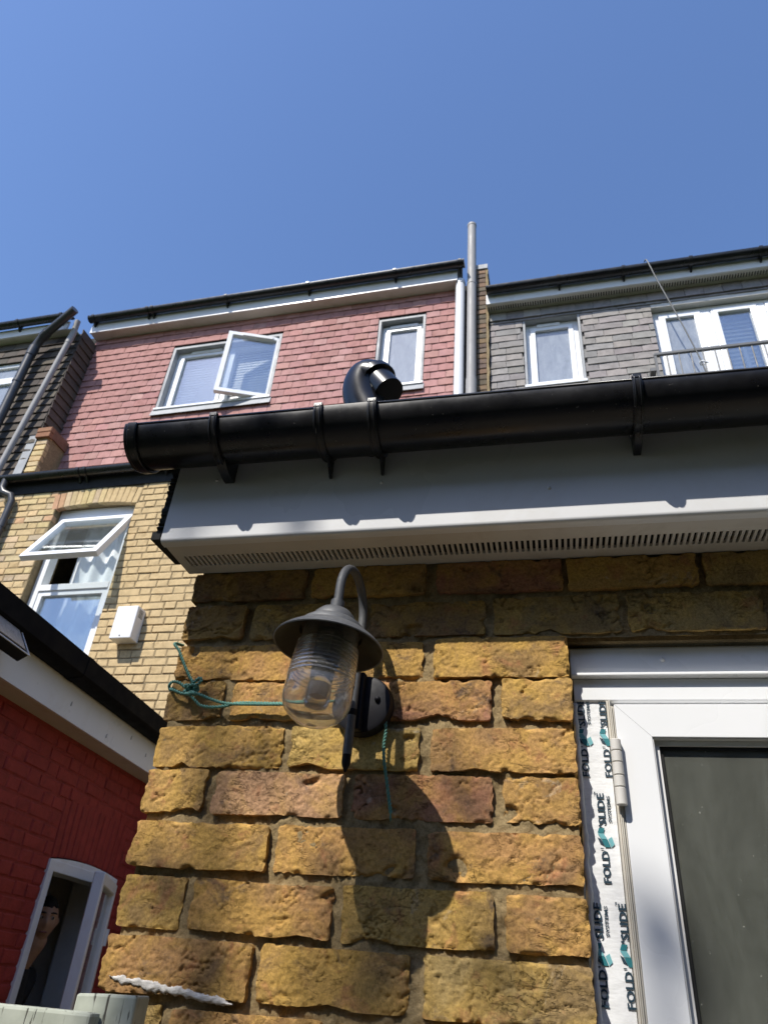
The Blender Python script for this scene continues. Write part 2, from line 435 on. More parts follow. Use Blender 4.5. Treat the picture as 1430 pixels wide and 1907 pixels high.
# ================================================================ NEAR EXTENSION
EXT = Thing('brick_extension', 'rough yellow brick extension wall with white vented eaves board above the lantern', 'extension', (-.63, 0, 0))
def nz(x, y, z=0.0): return noise.noise((x, y, z))
def fbm(x, y, z, o=4):
    s_, a, f_ = 0, .5, 1
    for _ in range(o):
        s_ += a * noise.noise((x * f_, y * f_, z * f_)); a *= .55; f_ *= 2.1
    return s_
def rough_brick(w, h, d, seed, res=.0022):
    nx, nzn = max(8, int(w / res)), max(6, int(h / res)); q = seed * 13.7
    vs = []; idx = {}
    bigcut = random.random() < .45
    cutx = random.uniform(-.35, .35) * w; cutw = random.uniform(.012, .035); cutd = random.uniform(.004, .009)
    for j in range(nzn + 1):
        for i in range(nx + 1):
            a, b = i / nx * 2 - 1, j / nzn * 2 - 1
            x, z = a * w / 2, b * h / 2
            rr = .0045; cx, cz = w / 2 - rr, h / 2 - rr
            if abs(x) > cx and abs(z) > cz:
                dx, dz = (abs(x) - cx), (abs(z) - cz); m = max(dx, dz); l = math.hypot(dx, dz)
                if l > 1e-9:
                    x = math.copysign(cx + dx * m / l, x); z = math.copysign(cz + dz * m / l, z)
            e = min(w / 2 - abs(a) * w / 2, h / 2 - abs(b) * h / 2)
            x += ((a + 1) / 2) ** 3 * (fbm(z * 60, q, 3.1) * .006) + ((1 - a) / 2) ** 3 * (fbm(z * 60, q, 7.7) * .006)
            em = max(0.0, min(1.0, .25 + 1.9 * nz(x * 13, q, 2.2)))
            bo = fbm(x * 12, q, 1.3) * .004 + em * (abs(nz(x * 70, q)) * .007 + abs(nz(x * 210, q)) * .0025)
            if bigcut: bo += cutd * max(0, 1 - abs(x - cutx) / cutw)
            z += ((1 - b) / 2) ** 3 * bo + ((b + 1) / 2) ** 3 * (fbm(x * 14, q, 5.3) * .004 - max(0, nz(x * 11, q, 8.1)) * abs(nz(x * 75, q, 4.4)) * .009)
            wx, wz = fbm(x * 28, z * 28, q) , fbm(x * 28, z * 28, q + 31)
            y = fbm(x * 12, z * 14, q) * .0024 + (abs(fbm(x * 70, z * 80, q + 4)) - .2) * .0026 + fbm(x * 210, z * 210, q + 6, 2) * .0016
            ms = max(0, min(1, .15 + 2.2 * nz(x * 15, z * 15, q + 9)))
            k = nz(x * 13 + z * 10 + wx * 1.3, z * 42 - x * 9 + wz * 1.2, q)
            y += max(0, 1 - abs(k) * 17) * .0042 * ms
            k = nz(x * 30 - z * 22 + wz * 1.4, z * 34 + x * 16 + wx, q + 17)
            y += max(0, 1 - abs(k) * 15) * .0032 * max(0, min(1, 2.2 * nz(x * 17, z * 17, q + 21)))
            ch = nz(x * 24, z * 30, q + 40) - .56
            if ch > 0: y += min(.006, ch * .05)
            if e < .004: y += max(0, nz(x * 55, z * 55, q + 60) - .12) * .016 * (1 - e / .004)
            vs.append((x, y, z))
    fs = [(j * (nx + 1) + i, j * (nx + 1) + i + 1, (j + 1) * (nx + 1) + i + 1, (j + 1) * (nx + 1) + i) for j in range(nzn) for i in range(nx)]
    loop = [i for i in range(nx + 1)] + [j * (nx + 1) + nx for j in range(1, nzn + 1)] + [nzn * (nx + 1) + i for i in range(nx - 1, -1, -1)] + [j * (nx + 1) for j in range(nzn - 1, 0, -1)]
    base = len(vs)
    for t in loop:
        vs.append((vs[t][0], .02, vs[t][2]))
    for t in loop:
        vs.append((vs[t][0], d, vs[t][2]))
    n = len(loop)
    for k in range(n):
        k2 = (k + 1) % n
        fs.append((loop[k2], loop[k], base + k, base + k2)); fs.append((base + k2, base + k, base + n + k, base + n + k2))
    mb = MB().add(vs, fs)
    me = mb.mesh('brick', M['nbrick'], True)
    nf = nx * nzn
    for k, p in enumerate(me.polygons):
        if k >= nf: p.use_smooth = False
    bs = set(loop)
    for e_ in me.edges:
        if e_.vertices[0] in bs and e_.vertices[1] in bs: e_.use_edge_sharp = True
    return me
PAL = dict(Y=(.51, .315, .105), O=(.48, .275, .11), P=(.50, .29, .165), B=(.29, .185, .09), R=(.40, .195, .115), G=(.40, .285, .12), A=(.50, .345, .125))
ROWZ = [2.222, 2.146, 2.073, 2.005, 1.929, 1.860, 1.784, 1.705, 1.629, 1.553]
STR = [(-.629, -.412), (-.399, -.195), (-.176, .034)]
HLF = [(-.629, -.529), (-.513, -.306), (-.291, -.086), (-.070, .035)]
ROWC = ['BYRYG', 'BGBGG', 'OYY', 'BORY', 'YAO', 'YPRO', 'YOO', 'YOYO', 'OYG', 'GOBY']
wallpart = MB()
# mortar bed: a finely displaced sheet on a solid core
def mortar_sheet(x0, x1, z0, z1, y, stp=.0032):
    nx, n2 = int((x1 - x0) / stp), int((z1 - z0) / stp); vs = []
    for j in range(n2 + 1):
        for i in range(nx + 1):
            x, z = x0 + (x1 - x0) * i / nx, z0 + (z1 - z0) * j / n2
            vs.append((x, y + fbm(x * 55, z * 55, 2.2) * .006 + fbm(x * 9, z * 9, 5) * .009 + fbm(x * 160, z * 160, 1) * .0025, z))
    return vs, [(j * (nx + 1) + i, j * (nx + 1) + i + 1, (j + 1) * (nx + 1) + i + 1, (j + 1) * (nx + 1) + i) for j in range(n2) for i in range(nx)]
wallpart.add(*mortar_sheet(-.619, .031, 1.50, 2.30, .0062))
wallpart.add(*mortar_sheet(.031, .62, 2.140, 2.30, .0062))
wallpart.box(-.618, .030, .02, .30, 0, 2.44)
wallpart.box(.030, 1.90, .02, .30, 2.139, 2.44)
wallpart.box(-.618, -.33, .30, 3.95, 0, 2.44)
wallpart.box(1.55, 1.90, .02, .30, 0, 2.139)
NW = EXT.part('wall', wallpart, M['nmortar'], smooth=True, fix=False)
seed = 1; pool_s, pool_h = [], []
for r_, zb in enumerate(ROWZ):
    spans = list(STR if r_ % 2 == 0 else HLF)
    if r_ == 0: spans += [(.042, .243), (.256, .462), (.476, .685)]
    if r_ == 1: spans = [(-.629, -.517), (-.501, -.305), (-.288, -.094), (-.080, .118), (.131, .328), (.343, .548), (.560, .77)]
    for c_, (a, b) in enumerate(spans):
        h = random.uniform(.0625, .0665) if r_ else .058
        w = b - a; seed += 1
        if r_ in (8, 7): h += .003
        me = rough_brick(w, h, .098, seed)
        (pool_s if w > .15 else pool_h).append((me, w))
        col = PAL[ROWC[r_][c_]] if c_ < len(ROWC[r_]) else PAL['G']
        EXT.inst('brick', me, T3((a + b) / 2, random.uniform(-.005, .002), zb + h / 2) @ Ry(R(random.uniform(-.5, .5))), NW, jit(col, .07))
# the rest of the wall, out of the frame: same bricks again
for r_ in range(10, 31):
    zb = 1.553 - (r_ - 9) * .0745
    if zb < 0: break
    for a, b in (STR if r_ % 2 == 0 else HLF):
        me, w = random.choice(pool_s if b - a > .15 else pool_h)
        EXT.inst('brick', me, T3((a + b) / 2, 0, zb + .032) @ Matrix.Scale((b - a) / w, 4, (1, 0, 0)), NW, jit(PAL[random.choice('YOGBA')], .1))
for r_ in range(0, 20):      # return face along the side passage
    zb = ROWZ[r_] if r_ < 10 else 1.553 - (r_ - 9) * .0745
    y = .112 if r_ % 2 == 0 else .0
    while y < 1.0:
        L = .212
        if y < .05 and r_ % 2: y += .112; continue
        me, w = random.choice(pool_s)
        EXT.inst('brick', me, T3(-.627, y + L / 2, zb + .032) @ Rz(R(-90)) @ Matrix.Scale(L / w, 4, (1, 0, 0)), NW, jit(PAL[random.choice('YOGBA')], .1))
        y += .224
# white lime smear below the corner brick
vs, fs = [], []
n_, m_ = 90, 9
for i in range(n_ + 1):
    t = i / n_; x = -.612 + t * .185
    zc = 1.645 - .019 * t + fbm(x * 35, 3, 1) * .006
    hh = max(.0008, (.0058 * (1 - .3 * t) + fbm(x * 70, 9, 1) * .008 + abs(nz(x * 260, 4)) * .003) * min(1, t * 9, (1 - t) * 8 + .1))
    for k in range(m_ + 1):
        b_ = k / m_ * 2 - 1
        zz_ = zc + b_ * hh + fbm(x * 140, b_ * 3, 7) * .0025
        vs.append((x, .0010 - .0075 * (1 - b_ * b_) ** .25 + fbm(x * 190, zz_ * 190, 2) * .0018, zz_))
for i in range(n_):
    for k in range(m_): a = i * (m_ + 1) + k; fs.append((a, a + m_ + 1, a + m_ + 2, a + 1))
EXT.part('mortar_smear', MB().add(vs, fs), M['plaster'], smooth=True, label='white lime smear under the corner brick')
# eaves boards
fx0, fx1 = -.648, 1.95
prof = [(-.118, 2.444), (-.118, 2.288)] + arc(-.110, 2.288, .008, 180, 270, 5)[1:] + [(-.100, 2.280), (-.100, 2.286), (-.108, 2.292), (-.108, 2.444)]
EXT.part('fascia_board', MB().prism(prof, 'x', fx0, fx1), M['fascia'], autos=30)
sf = MB()
zs0, zs1 = 2.2815, 2.287
sf.box(fx0 + .002, fx1, -.0995, -.064, zs0, zs1); sf.box(fx0 + .002, fx1, -.029, -.0005, zs0, zs1)
pit_ = .0092; x = fx0 + .002
sf.box(x, x + .018, -.064, -.029, zs0, zs1); x += .018
while x < 1.3:
    sf.box(x + .0046, x + pit_, -.064, -.029, zs0, zs1); x += pit_
sf.box(x, fx1, -.064, -.029, zs0, zs1)
so_ = EXT.part('soffit_board', sf, M['soffit'])
EXT.part('vent_void', MB().box(fx0 + .01, fx1, -.0985, -.001, 2.292, 2.30), M['dark'], so_)
# roof deck with ragged felt end
EXT.part('roof_deck', MB().box(-.630, 1.95, -.105, 3.9, 2.302, 2.438), M['felt'])
fe = [(-.112, 2.44)]
for i in range(40): fe.append((-.1065 + random.uniform(-.004, .003) * (1 + (i % 7 == 0)), 2.432 - i * .0032))
fe += [(-.118, 2.302), (-.117, 2.287), (-.02, 2.292), (.0, 2.44)]
EXT.part('felt_edge', MB().prism(fe, 'x', -.668, -.651), M['felt'])
for (px, pz) in ((-.567, 2.407), (-.258, 2.378), (.02, 2.345)):
    EXT.part('fixing_nail', MB().lathe([(0, -.1215), (.002, -.121), (.003, -.1195), (.003, -.117)], (px, 0, pz), 10, 'y'), M['fascia'], smooth=True)

# gutter
GY, GZ, GR = -.170, 2.466, .052
GUT = Thing('rain_gutter', 'black half round plastic gutter along the eaves of the yellow brick extension', 'gutter', (-.70, GY, GZ))
def halfpipe(mb, x0, x1, ro, ri, a0=178, a1=362, n=26, cy=GY, cz=GZ):
    return mb.prism(arc(cy, cz, ro, a0, a1, n) + arc(cy, cz, ri, a1, a0, n), 'x', x0, x1)
GUT.part('trough', halfpipe(MB(), -.695, 1.95, GR, GR - .003), M['black'], autos=40)
lip = MB().tube([(-.70, GY - GR + .001, GZ + .001), (1.95, GY - GR + .001, GZ + .001)], .0028, 8); lip.tube([(-.70, GY + GR - .001, GZ + .001), (1.95, GY + GR - .001, GZ + .001)], .0028, 8)
GUT.part('lip', lip, M['black'], smooth=True)
cap = halfpipe(MB(), -.706, -.688, .0575, .0515)
cap.prism(arc(GY, GZ, .0555, 178, 362, 26), 'x', -.7125, -.706)
GUT.part('end_cap', cap, M['black'], bevel=.002, autos=40)
uni = halfpipe(MB(), -.352, -.262, .0548, .0525)
GUT.part('union_sleeve', uni, M['black'], autos=40)
def bracket(xc, w, tail, tw):
    mb = halfpipe(MB(), xc - w / 2, xc + w / 2, .0590, .0525, 174, 366)
    mb.box(xc - w / 2, xc + w / 2, GY - .060, GY - .0515, GZ - .002, GZ + .006)
    for k in (-.28, .28):
        halfpipe(mb, xc + k * w - .0012, xc + k * w + .0012, .0605, .0588, 178, 362)
    if tail == 'round':
        pl = [(-.1185, 2.450), (-.1185, 2.398), (-.127, 2.397)] + [(-.127 - .055 * math.sin(R(a)), 2.433 - .036 * math.cos(R(a))) for a in range(15, 76, 10)] + [(-.19, 2.424)]
    else:
        pl = [(-.1185, 2.450), (-.1185, 2.392), (-.1225, 2.392), (-.150, 2.425), (-.17, 2.43)]
    mb.prism(pl, 'x', xc + .001 - tw / 2, xc + .001 + tw / 2)
    return GUT.part('bracket', mb, M['black'], bevel=.0012, autos=40)
bracket(-.541, .014, 'round', .018)
bracket(-.351, .015, 'thin', .005)
bracket(-.258, .015, 'thin', .005)
bracket(.160, .014, 'round', .012)
bracket(.86, .014, 'round', .012)
bracket(1.56, .014, 'round', .012)

# loose pipe bend on the gutter
EL = Thing('pipe_bend', 'glossy black plastic pipe bend resting loose on top of the gutter', 'pipe bend', (-.30, -.155, 2.45))
def spline(ps, n):
    ps = [V(p) for p in ps]; out = []
    P = [ps[0] * 2 - ps[1]] + ps + [ps[-1] * 2 - ps[-2]]
    for i in range(1, len(P) - 2):
        for k in range(n):
            t = k / n; a, b, c, d = P[i - 1], P[i], P[i + 1], P[i + 2]
            out.append(.5 * ((2 * b) + (c - a) * t + (2 * a - 5 * b + 4 * c - d) * t * t + (3 * b - a - 3 * c + d) * t ** 3))
    out.append(ps[-1]); return out
ep = spline([(-.262, -.150, 2.438), (-.276, -.154, 2.490), (-.292, -.157, 2.528), (-.298, -.160, 2.560), (-.291, -.162, 2.581), (-.275, -.164, 2.576)], 7)
EL.part('bend', MB().tube(ep, .0365, 36), M['gblack'], autos=50)
ax = V((.56, -.13, -.82)).normalized(); p0 = V((-.2720, -.164, 2.5750))
lp = MB().tube([p0 - ax * .010, p0 + ax * .006], .0365, 36)
EL.part('collar', lp, M['gblack'], autos=50, bevel=.0015)
sp_ = MB(); p1 = p0 + ax * .047
sp_.tube([p0 + ax * .004, p1, p1], [.0300, .0285, .0262], 32, False)
EL.part('socket', sp_, M['gblack'], autos=50)
bo_ = MB().tube([p1 - ax * .0005, p0 + ax * .01, p0 + ax * .0105], [.0263, .0258, .001], 32, False)
EL.part('socket_bore', bo_, M['dark'])
# curved paper label on the socket side facing the garden
LAB0 = 22
lab = MB(); side = (CAM - p1); side = (side - ax * side.dot(ax)).normalized(); q_ = ax.cross(side)
for i in range(9):
    a = R(LAB0 + 52 * i / 8)
    for t in (.010, .034):
        lab.v.append(tuple(p0 + ax * t + (.0305 - .0015 * t / .047) * (math.cos(a) * side + math.sin(a) * q_)))
lab.f = [(2 * i, 2 * i + 1, 2 * i + 3, 2 * i + 2) for i in range(8)]
EL.part('paper_label', lab, M['sticker'], smooth=True)

# ---------------------------------------------------------------- folding door
DR = Thing('folding_door', 'white plastic folding door with printed protective film and dusty glass', 'door', (.04, .02, 0))
head = MB().prism([(.018, 2.127), (.015, 2.124), (.015, 2.0840), (.006, 2.082), (.006, 2.0775), (.016, 2.0765), (.05, 2.0765), (.05, 2.127)], 'x', .036, 1.54)
DR.part('head_trim', head, M['upvc'], bevel=.0012)
DR.part('screw_cap', MB().lathe([(0, -.0065), (.0025, -.006), (.0035, -.0045), (.0036, -.0025)], (.173, .018, 2.105), 14, 'y'), M['upvcd'], smooth=True)
DR.part('frame_head', MB().prism([(.020, 2.0764), (.018, 2.074), (.018, 2.043), (.022, 2.0405), (.05, 2.0405), (.05, 2.0764)], 'x', .0385, 1.54), M['upvc'], bevel=.001)
DR.part('head_gap', MB().box(.0955, 1.44, .036, .045, 2.034, 2.0404), M['dark'])
jam = DR.part('jamb', MB().box(.036, .0838, .0235, .06, 0, 2.0404), M['upvcd'], bevel=.001)
vs = []; nzz = 240; nxx = 10
for j in range(nzz + 1):
    for i in range(nxx + 1):
        x = .0405 + i / nxx * .0425; z = 1.40 + j / nzz * .6403
        if i == 0: x += fbm(z * 60, 1, 1) * .005
        vs.append((x, .0220 + fbm(x * 70, z * 50, 3) * .0012, z))
DR.part('protective_film', MB().add(vs, [(j * (nxx + 1) + i, j * (nxx + 1) + i + 1, (j + 1) * (nxx + 1) + i + 1, (j + 1) * (nxx + 1) + i) for j in range(nzz) for i in range(nxx)]), M['film'], jam, smooth=True, fix=False)
gk = MB()
for k, (a, b, y) in enumerate(((.0842, .0868, .012), (.0872, .0890, .009), (.0894, .0912, .010), (.0916, .0940, .013))): gk.box(a, b, y, .05, 0, 2.0395 - (.008 if k > 1 else 0))
DR.part('gasket', gk, M['cream'], bevel=.0005)
hg = MB(); zz = 1.889
for k in range(5):
    L = (.024, .016, .018, .016, .017)[k]
    hg.lathe([(0, zz), (.0062, zz), (.0075, zz + .001), (.0075, zz + L - .0016), (.0066, zz + L - .0008), (0, zz + L - .0008)], (.0905, .003, 0), 20); zz += L
hg.box(.086, .098, .003, .016, 1.892, 1.978)
DR.part('hinge', hg, M['hinge'], autos=40)
for n_, (a, b) in enumerate(((.0945, .80), (.806, 1.51))):
    sa = DR.part('sash', MB().ring(a, b, .06, 2.0345, .0488, .012, .058, .07, .0485), M['upvc'], bevel=.0012)
    DR.part('glazing_bead', MB().ring(a + .0489, b - .0489, .1301, 1.9859, .0015, .014, .034).ring(a + .0505, b - .0505, .1320, 1.9843, .0075, .024, .034), M['upvcd'], sa, bevel=.001)
    if n_ == 0:
        DR.part('mitre_joint', MB().prism([(.0947, 2.0343), (.0953, 2.0343), (.1436, 1.9860), (.1430, 1.9860)], 'y', .01185, .0125), M['lead'], sa)
    DR.part('pane', MB().box(a + .056, b - .056, .030, .034, .135, 1.980), M['dpane'], sa)
    DR.part('dark_seal', MB().ring(a + .0583, b - .0583, .14, 1.9765, .004, .0275, .0298), M['dark'], sa)
DR.part('roller_blind', MB().box(.10, 1.52, .12, .123, .05, 2.03), M['dblind'])
# silicone bead along the brick edge
sb = spline([(.0385 + fbm(z * 30, 2, 8) * .004, .0215 + fbm(z * 40, 6, 8) * .004, z) for z in [1.45 + i * .012 for i in range(50)]], 2)
DR.part('silicone_bead', MB().tube(sb, [.0035 + abs(fbm(i * .21, 3, 3)) * .005 for i in range(len(sb))], 8), M['seal'], smooth=True)
# printed film: FOLD 'SLIDE SYSTEMS, reading upwards
TXT = Matrix(((0, -1, 0, 0), (0, 0, -1, 0), (1, 0, 0, 0), (0, 0, 0, 1)))
_cache = {}
def textmesh(body, size, bold):
    key = (body, size)
    if key in _cache: return _cache[key]
    cu = bpy.data.curves.new('lettering', 'FONT'); cu.body = body; cu.size = size; cu.offset = bold; cu.resolution_u = 2; cu.space_character = 1.02
    ob = bpy.data.objects.new('lettering', cu); COL.objects.link(ob)
    dg = bpy.context.evaluated_depsgraph_get(); me = bpy.data.meshes.new_from_object(ob.evaluated_get(dg))
    bpy.data.objects.remove(ob); me.materials.clear(); me.materials.append(M['ink']); me.name = 'lettering'
    _cache[key] = me; return me
def fitx(me, L):
    xs = [v.co.x for v in me.vertices]; return L / (max(xs) - min(xs)), min(xs)
def lettering(body, size, bold, x, z, L, asp=1.0):
    me = textmesh(body, size, bold); k, m0 = fitx(me, L)
    DR.inst('lettering', me, T3(x, .0206, z) @ TXT @ Matrix.Diagonal((k, asp, 1, 1)) @ T3(-m0, 0, 0), jam)
def logo(x, z):
    # folded-panel emblem, three facets, in the plane of the film: (along, across)
    def pl(mat, pts, y):
        DR.part('logo', MB().add([(x - b, y, z + a) for a, b in pts], [tuple(range(len(pts)))]), M[mat], jam, fix=False)
    pl('teal', [(.000, .000), (.000, -.0075), (.010, -.0035), (.010, .0045)], .0207)
    pl('teal2', [(.0105, -.0035), (.0105, .0045), (.0175, .0090), (.0175, .0010)], .0207)
    pl('teal', [(.0180, .0010), (.0180, .0090), (.0245, .0065), (.0245, -.001)], .0207)
    pl('ink', [(.002, .001), (.010, .0050), (.0125, .0095), (.0045, .0065)], .02075)
    pl('teal2', [(.0, -.0082), (.010, -.0042), (.0135, -.0095), (.004, -.0125)], .0207)
def label_print(x, z):
    lettering('FOLD', .0135, .0004, x + .0045, z, .0395, 1.0)
    lettering("'", .0135, .0004, x + .0045, z + .0415, .0015)
    logo(x + .001, z + .0440)
    lettering("'SLIDE", .0135, .0004, x + .0045, z + .0700, .0445, 1.0)
    lettering('SYSTEMS', .0065, .0002, x + .0125, z + .0760, .0350, .9)
    lettering('TM', .0035, .0001, x - .0062, z + .1120, .0042)
for z in (1.931, 1.656, 1.381): label_print(.0470, z); label_print(.0785, z)
for z in (1.794, 1.519): label_print(.0635, z)

DR.o.scale = (1.013, 1, 1.013); DR.o.location = (.04 * 1.013, .02 + .014, 1.65 * (1 - 1.013))
# ---------------------------------------------------------------- wall lantern
LF = T3(-.283, 0, 2.024) @ Rz(R(-5)) @ Ry(R(.5)) @ Rx(R(-2.0))
LA = Thing('wall_lantern', 'dark grey swan neck wall lantern with ribbed clear glass jar', 'wall lamp', (0, 0, 0), LF)
pl = LA.part('back_plate', MB().lathe([(0, -.021), (.040, -.021), (.0455, -.0185), (.0475, -.014), (.0475, -.001)], (0, 0, 0), 48, 'y'), M['lampb'], autos=35)
LA.part('spine', MB().box(-.013, .006, -.037, -.0205, -.046, .046), M['lampb'], pl, bevel=.003)
LA.part('screw', MB().lathe([(0, -.0265), (.003, -.026), (.0045, -.0235), (.0048, -.0205)], (.026, 0, .006), 14, 'y'), M['lampb'], pl, smooth=True)
ty, sy = -.047, -.158
apts = [(-.004, ty, -.088), (-.004, ty, .10)] + [(-.004, (ty + sy) / 2 + (sy - ty) / -2 * math.cos(R(a)), .130 + .0565 * math.sin(R(a))) for a in range(0, 181, 12)] + [(-.004, sy, .104)]
LA.part('arm', MB().tube(apts, .0070, 18), M['lampm'], autos=50)
LA.part('finial', MB().lathe([(0, -.114), (.0015, -.1125), (.0055, -.104), (.0066, -.100), (.0066, -.030), (.0078, -.028), (.0078, -.02)], (-.004, ty, 0), 18), M['lampb'], autos=40)
hx = -.004; hz = .031
shp = [(.0085, .075), (.0105, .074), (.0105, .060), (.013, .058), (.024, .0545), (.0305, .047), (.033, .039), (.0335, .0355), (.042, .034), (.0465, .030), (.048, .0245), (.0490, .0215), (.060, .0170), (.071, .0085), (.0790, .0008), (.0805, -.002), (.0795, -.0035), (.0780, -.0022)]
LA.part('shade', MB().lathe(shp, (hx, sy, hz), 64), M['lampm'], autos=50)
LA.part('shade_lining', MB().lathe([(.0780, -.0022), (.069, .0050), (.058, .0125), (.0465, .018), (.045, .024), (0, .024)], (hx, sy, hz), 64), M['lining'], autos=50)
def jarprof(ins):
    p = []
    z = .0215
    p.append((.0405 - ins, z)); p.append((.0415 - ins, .004))
    for k in range(9):
        zc = -.002 - k * .0062
        p += [(.0425 + .0005 * k * .9 - ins, zc), (.0450 + .0004 * k - ins, zc - .0018), (.0450 + .0004 * k - ins, zc - .0036), (.0427 + .0005 * k * .9 - ins, zc - .0054)]
    p += [(.0480 - ins, -.062), (.0482 - ins, -.080)]
    for a in range(10, 91, 10): p.append(((.0482 - ins) * math.cos(R(a)), -.080 - (.040 - ins) * math.sin(R(a))))
    return p
jo, ji = jarprof(0), jarprof(.0025)
JR = LA.part('glass_jar', MB().lathe(jo + ji[::-1], (hx, sy, hz), 56), M['jar'], smooth=True)
LA.part('lamp_holder', MB().lathe([(0, .020), (.0195, .020), (.0195, -.030), (.0165, -.034), (.0165, -.052), (0, -.052)], (hx, sy, hz), 28), M['lampb'], autos=40)
LA.part('paper_sticker', MB().lathe([(.0199, .016), (.0199, -.012)], (hx, sy, hz), 28), M['sticker'], smooth=True) if False else None
stv = []
for i in range(9):
    a = R(-118 + i * 8)
    for z in (.012, -.016): stv.append((hx + .0200 * math.cos(a), sy + .0200 * math.sin(a), hz + z))
LA.part('paper_sticker', MB().add(stv, [(2 * i, 2 * i + 1, 2 * i + 3, 2 * i + 2) for i in range(8)]), M['sticker'], smooth=True)
LA.part('bulb', MB().lathe([(.011, -.052), (.0165, -.058), (.0175, -.070), (.0175, -.086), (.015, -.0925), (.008, -.094), (0, -.094)], (hx, sy, hz), 28), M['bulb'], smooth=True)
LA.part('bulb_core', MB().lathe([(0, -.060), (.009, -.060), (.009, -.078), (0, -.078)], (hx, sy, hz), 16), M['pink'])

SH = T3(hx, sy, hz + .075) @ Ry(R(2.8)) @ Rx(R(-3)) @ T3(-hx, -sy, -hz - .075)     # the hood hangs a little crooked
for o in list(LA.o.children):
    if o.name.split('.')[0] in ('shade', 'shade_lining', 'glass_jar', 'lamp_holder', 'paper_sticker', 'bulb', 'bulb_core'): o.matrix_local = SH

# ---------------------------------------------------------------- green twine
def twine(mb, pts, n=10, hr=.00140, sr=.00150, pitch=.0105):
    p = spline(pts, n); L = 0; pr = p[0]
    pos = []
    for q in p: L += (q - pr).length; pos.append(L); pr = q
    N_ = max(8, int(L / .0011))
    path = []; j = 0
    for i in range(N_ + 1):
        t = L * i / N_
        while j < len(pos) - 2 and pos[j + 1] < t: j += 1
        d = pos[j + 1] - pos[j]; f = 0 if d <= 0 else (t - pos[j]) / d
        path.append(p[j].lerp(p[j + 1], min(1, max(0, f))))
    for ph in (0, math.pi):
        up = None; s_ = []
        for i, q in enumerate(path):
            d = (path[min(i + 1, N_)] - path[max(i - 1, 0)]).normalized()
            up = d.orthogonal().normalized() if up is None else (up - d * up.dot(d)).normalized()
            a = ph + 2 * math.pi * (L * i / N_) / pitch
            s_.append(q + hr * (math.cos(a) * up + math.sin(a) * d.cross(up)))
        mb.tube(s_, sr, 5)
    return mb
tw = MB()
twine(tw, [(-.640, .030, 2.150), (-.637, -.006, 2.138), (-.622, -.011, 2.122), (-.606, -.011, 2.096), (-.592, -.011, 2.076), (-.580, -.012, 2.060), (-.583, -.013, 2.047)])
twine(tw, [(-.580, -.013, 2.052), (-.594, -.012, 2.056), (-.607, -.011, 2.064), (-.621, -.010, 2.067), (-.634, .004, 2.064), (-.640, .03, 2.060)])
twine(tw, [(-.634, .01, 2.061), (-.618, -.010, 2.053), (-.600, -.012, 2.046), (-.586, -.014, 2.044), (-.574, -.014, 2.036), (-.560, -.013, 2.025), (-.540, -.012, 2.022), (-.515, -.012, 2.024), (-.49, -.012, 2.029), (-.43, -.012, 2.028), (-.38, -.014, 2.029), (-.325, -.020, 2.030)])
twine(tw, [(-.583, -.014, 2.048), (-.565, -.014, 2.043), (-.545, -.012, 2.036), (-.52, -.012, 2.029), (-.49, -.0145, 2.026), (-.43, -.0145, 2.0255), (-.38, -.015, 2.0265), (-.325, -.022, 2.027)])
kn = []
for i in range(46):
    a = i * .62; kn.append((-.582 + .0085 * math.cos(a) + .004 * math.sin(a * .37), -.0145 + .0045 * math.sin(a * 1.7), 2.050 + .008 * math.sin(a * .8)))
twine(tw, kn, 4)
twine(tw, [(-.578, -.014, 2.054), (-.566, -.016, 2.066), (-.571, -.015, 2.071), (-.580, -.014, 2.063)])
solo('green_twine', tw, M['twine'], 'green twisted twine knotted round the brick corner and tied to the lantern', 'twine', (-.58, -.012, 2.05), smooth=True)
tw = MB()
twine(tw, [(-.247, -.014, 2.004), (-.2450, -.012, 1.985), (-.2465, -.012, 1.962), (-.2440, -.012, 1.938), (-.2385, -.013, 1.912), (-.2335, -.014, 1.888), (-.2290, -.014, 1.866)])
for k in range(5):
    tw.tube([(-.2295, -.014, 1.868), (-.2290 + (k - 2) * .0007, -.014 - .0007 * (k % 2), 1.859 - .002 * (k % 3))], .0007, 4)
solo('twine_end', tw, M['twine'], 'loose green twine end hanging down below the lantern back plate', 'twine', (-.245, -.012, 2.0), smooth=True)

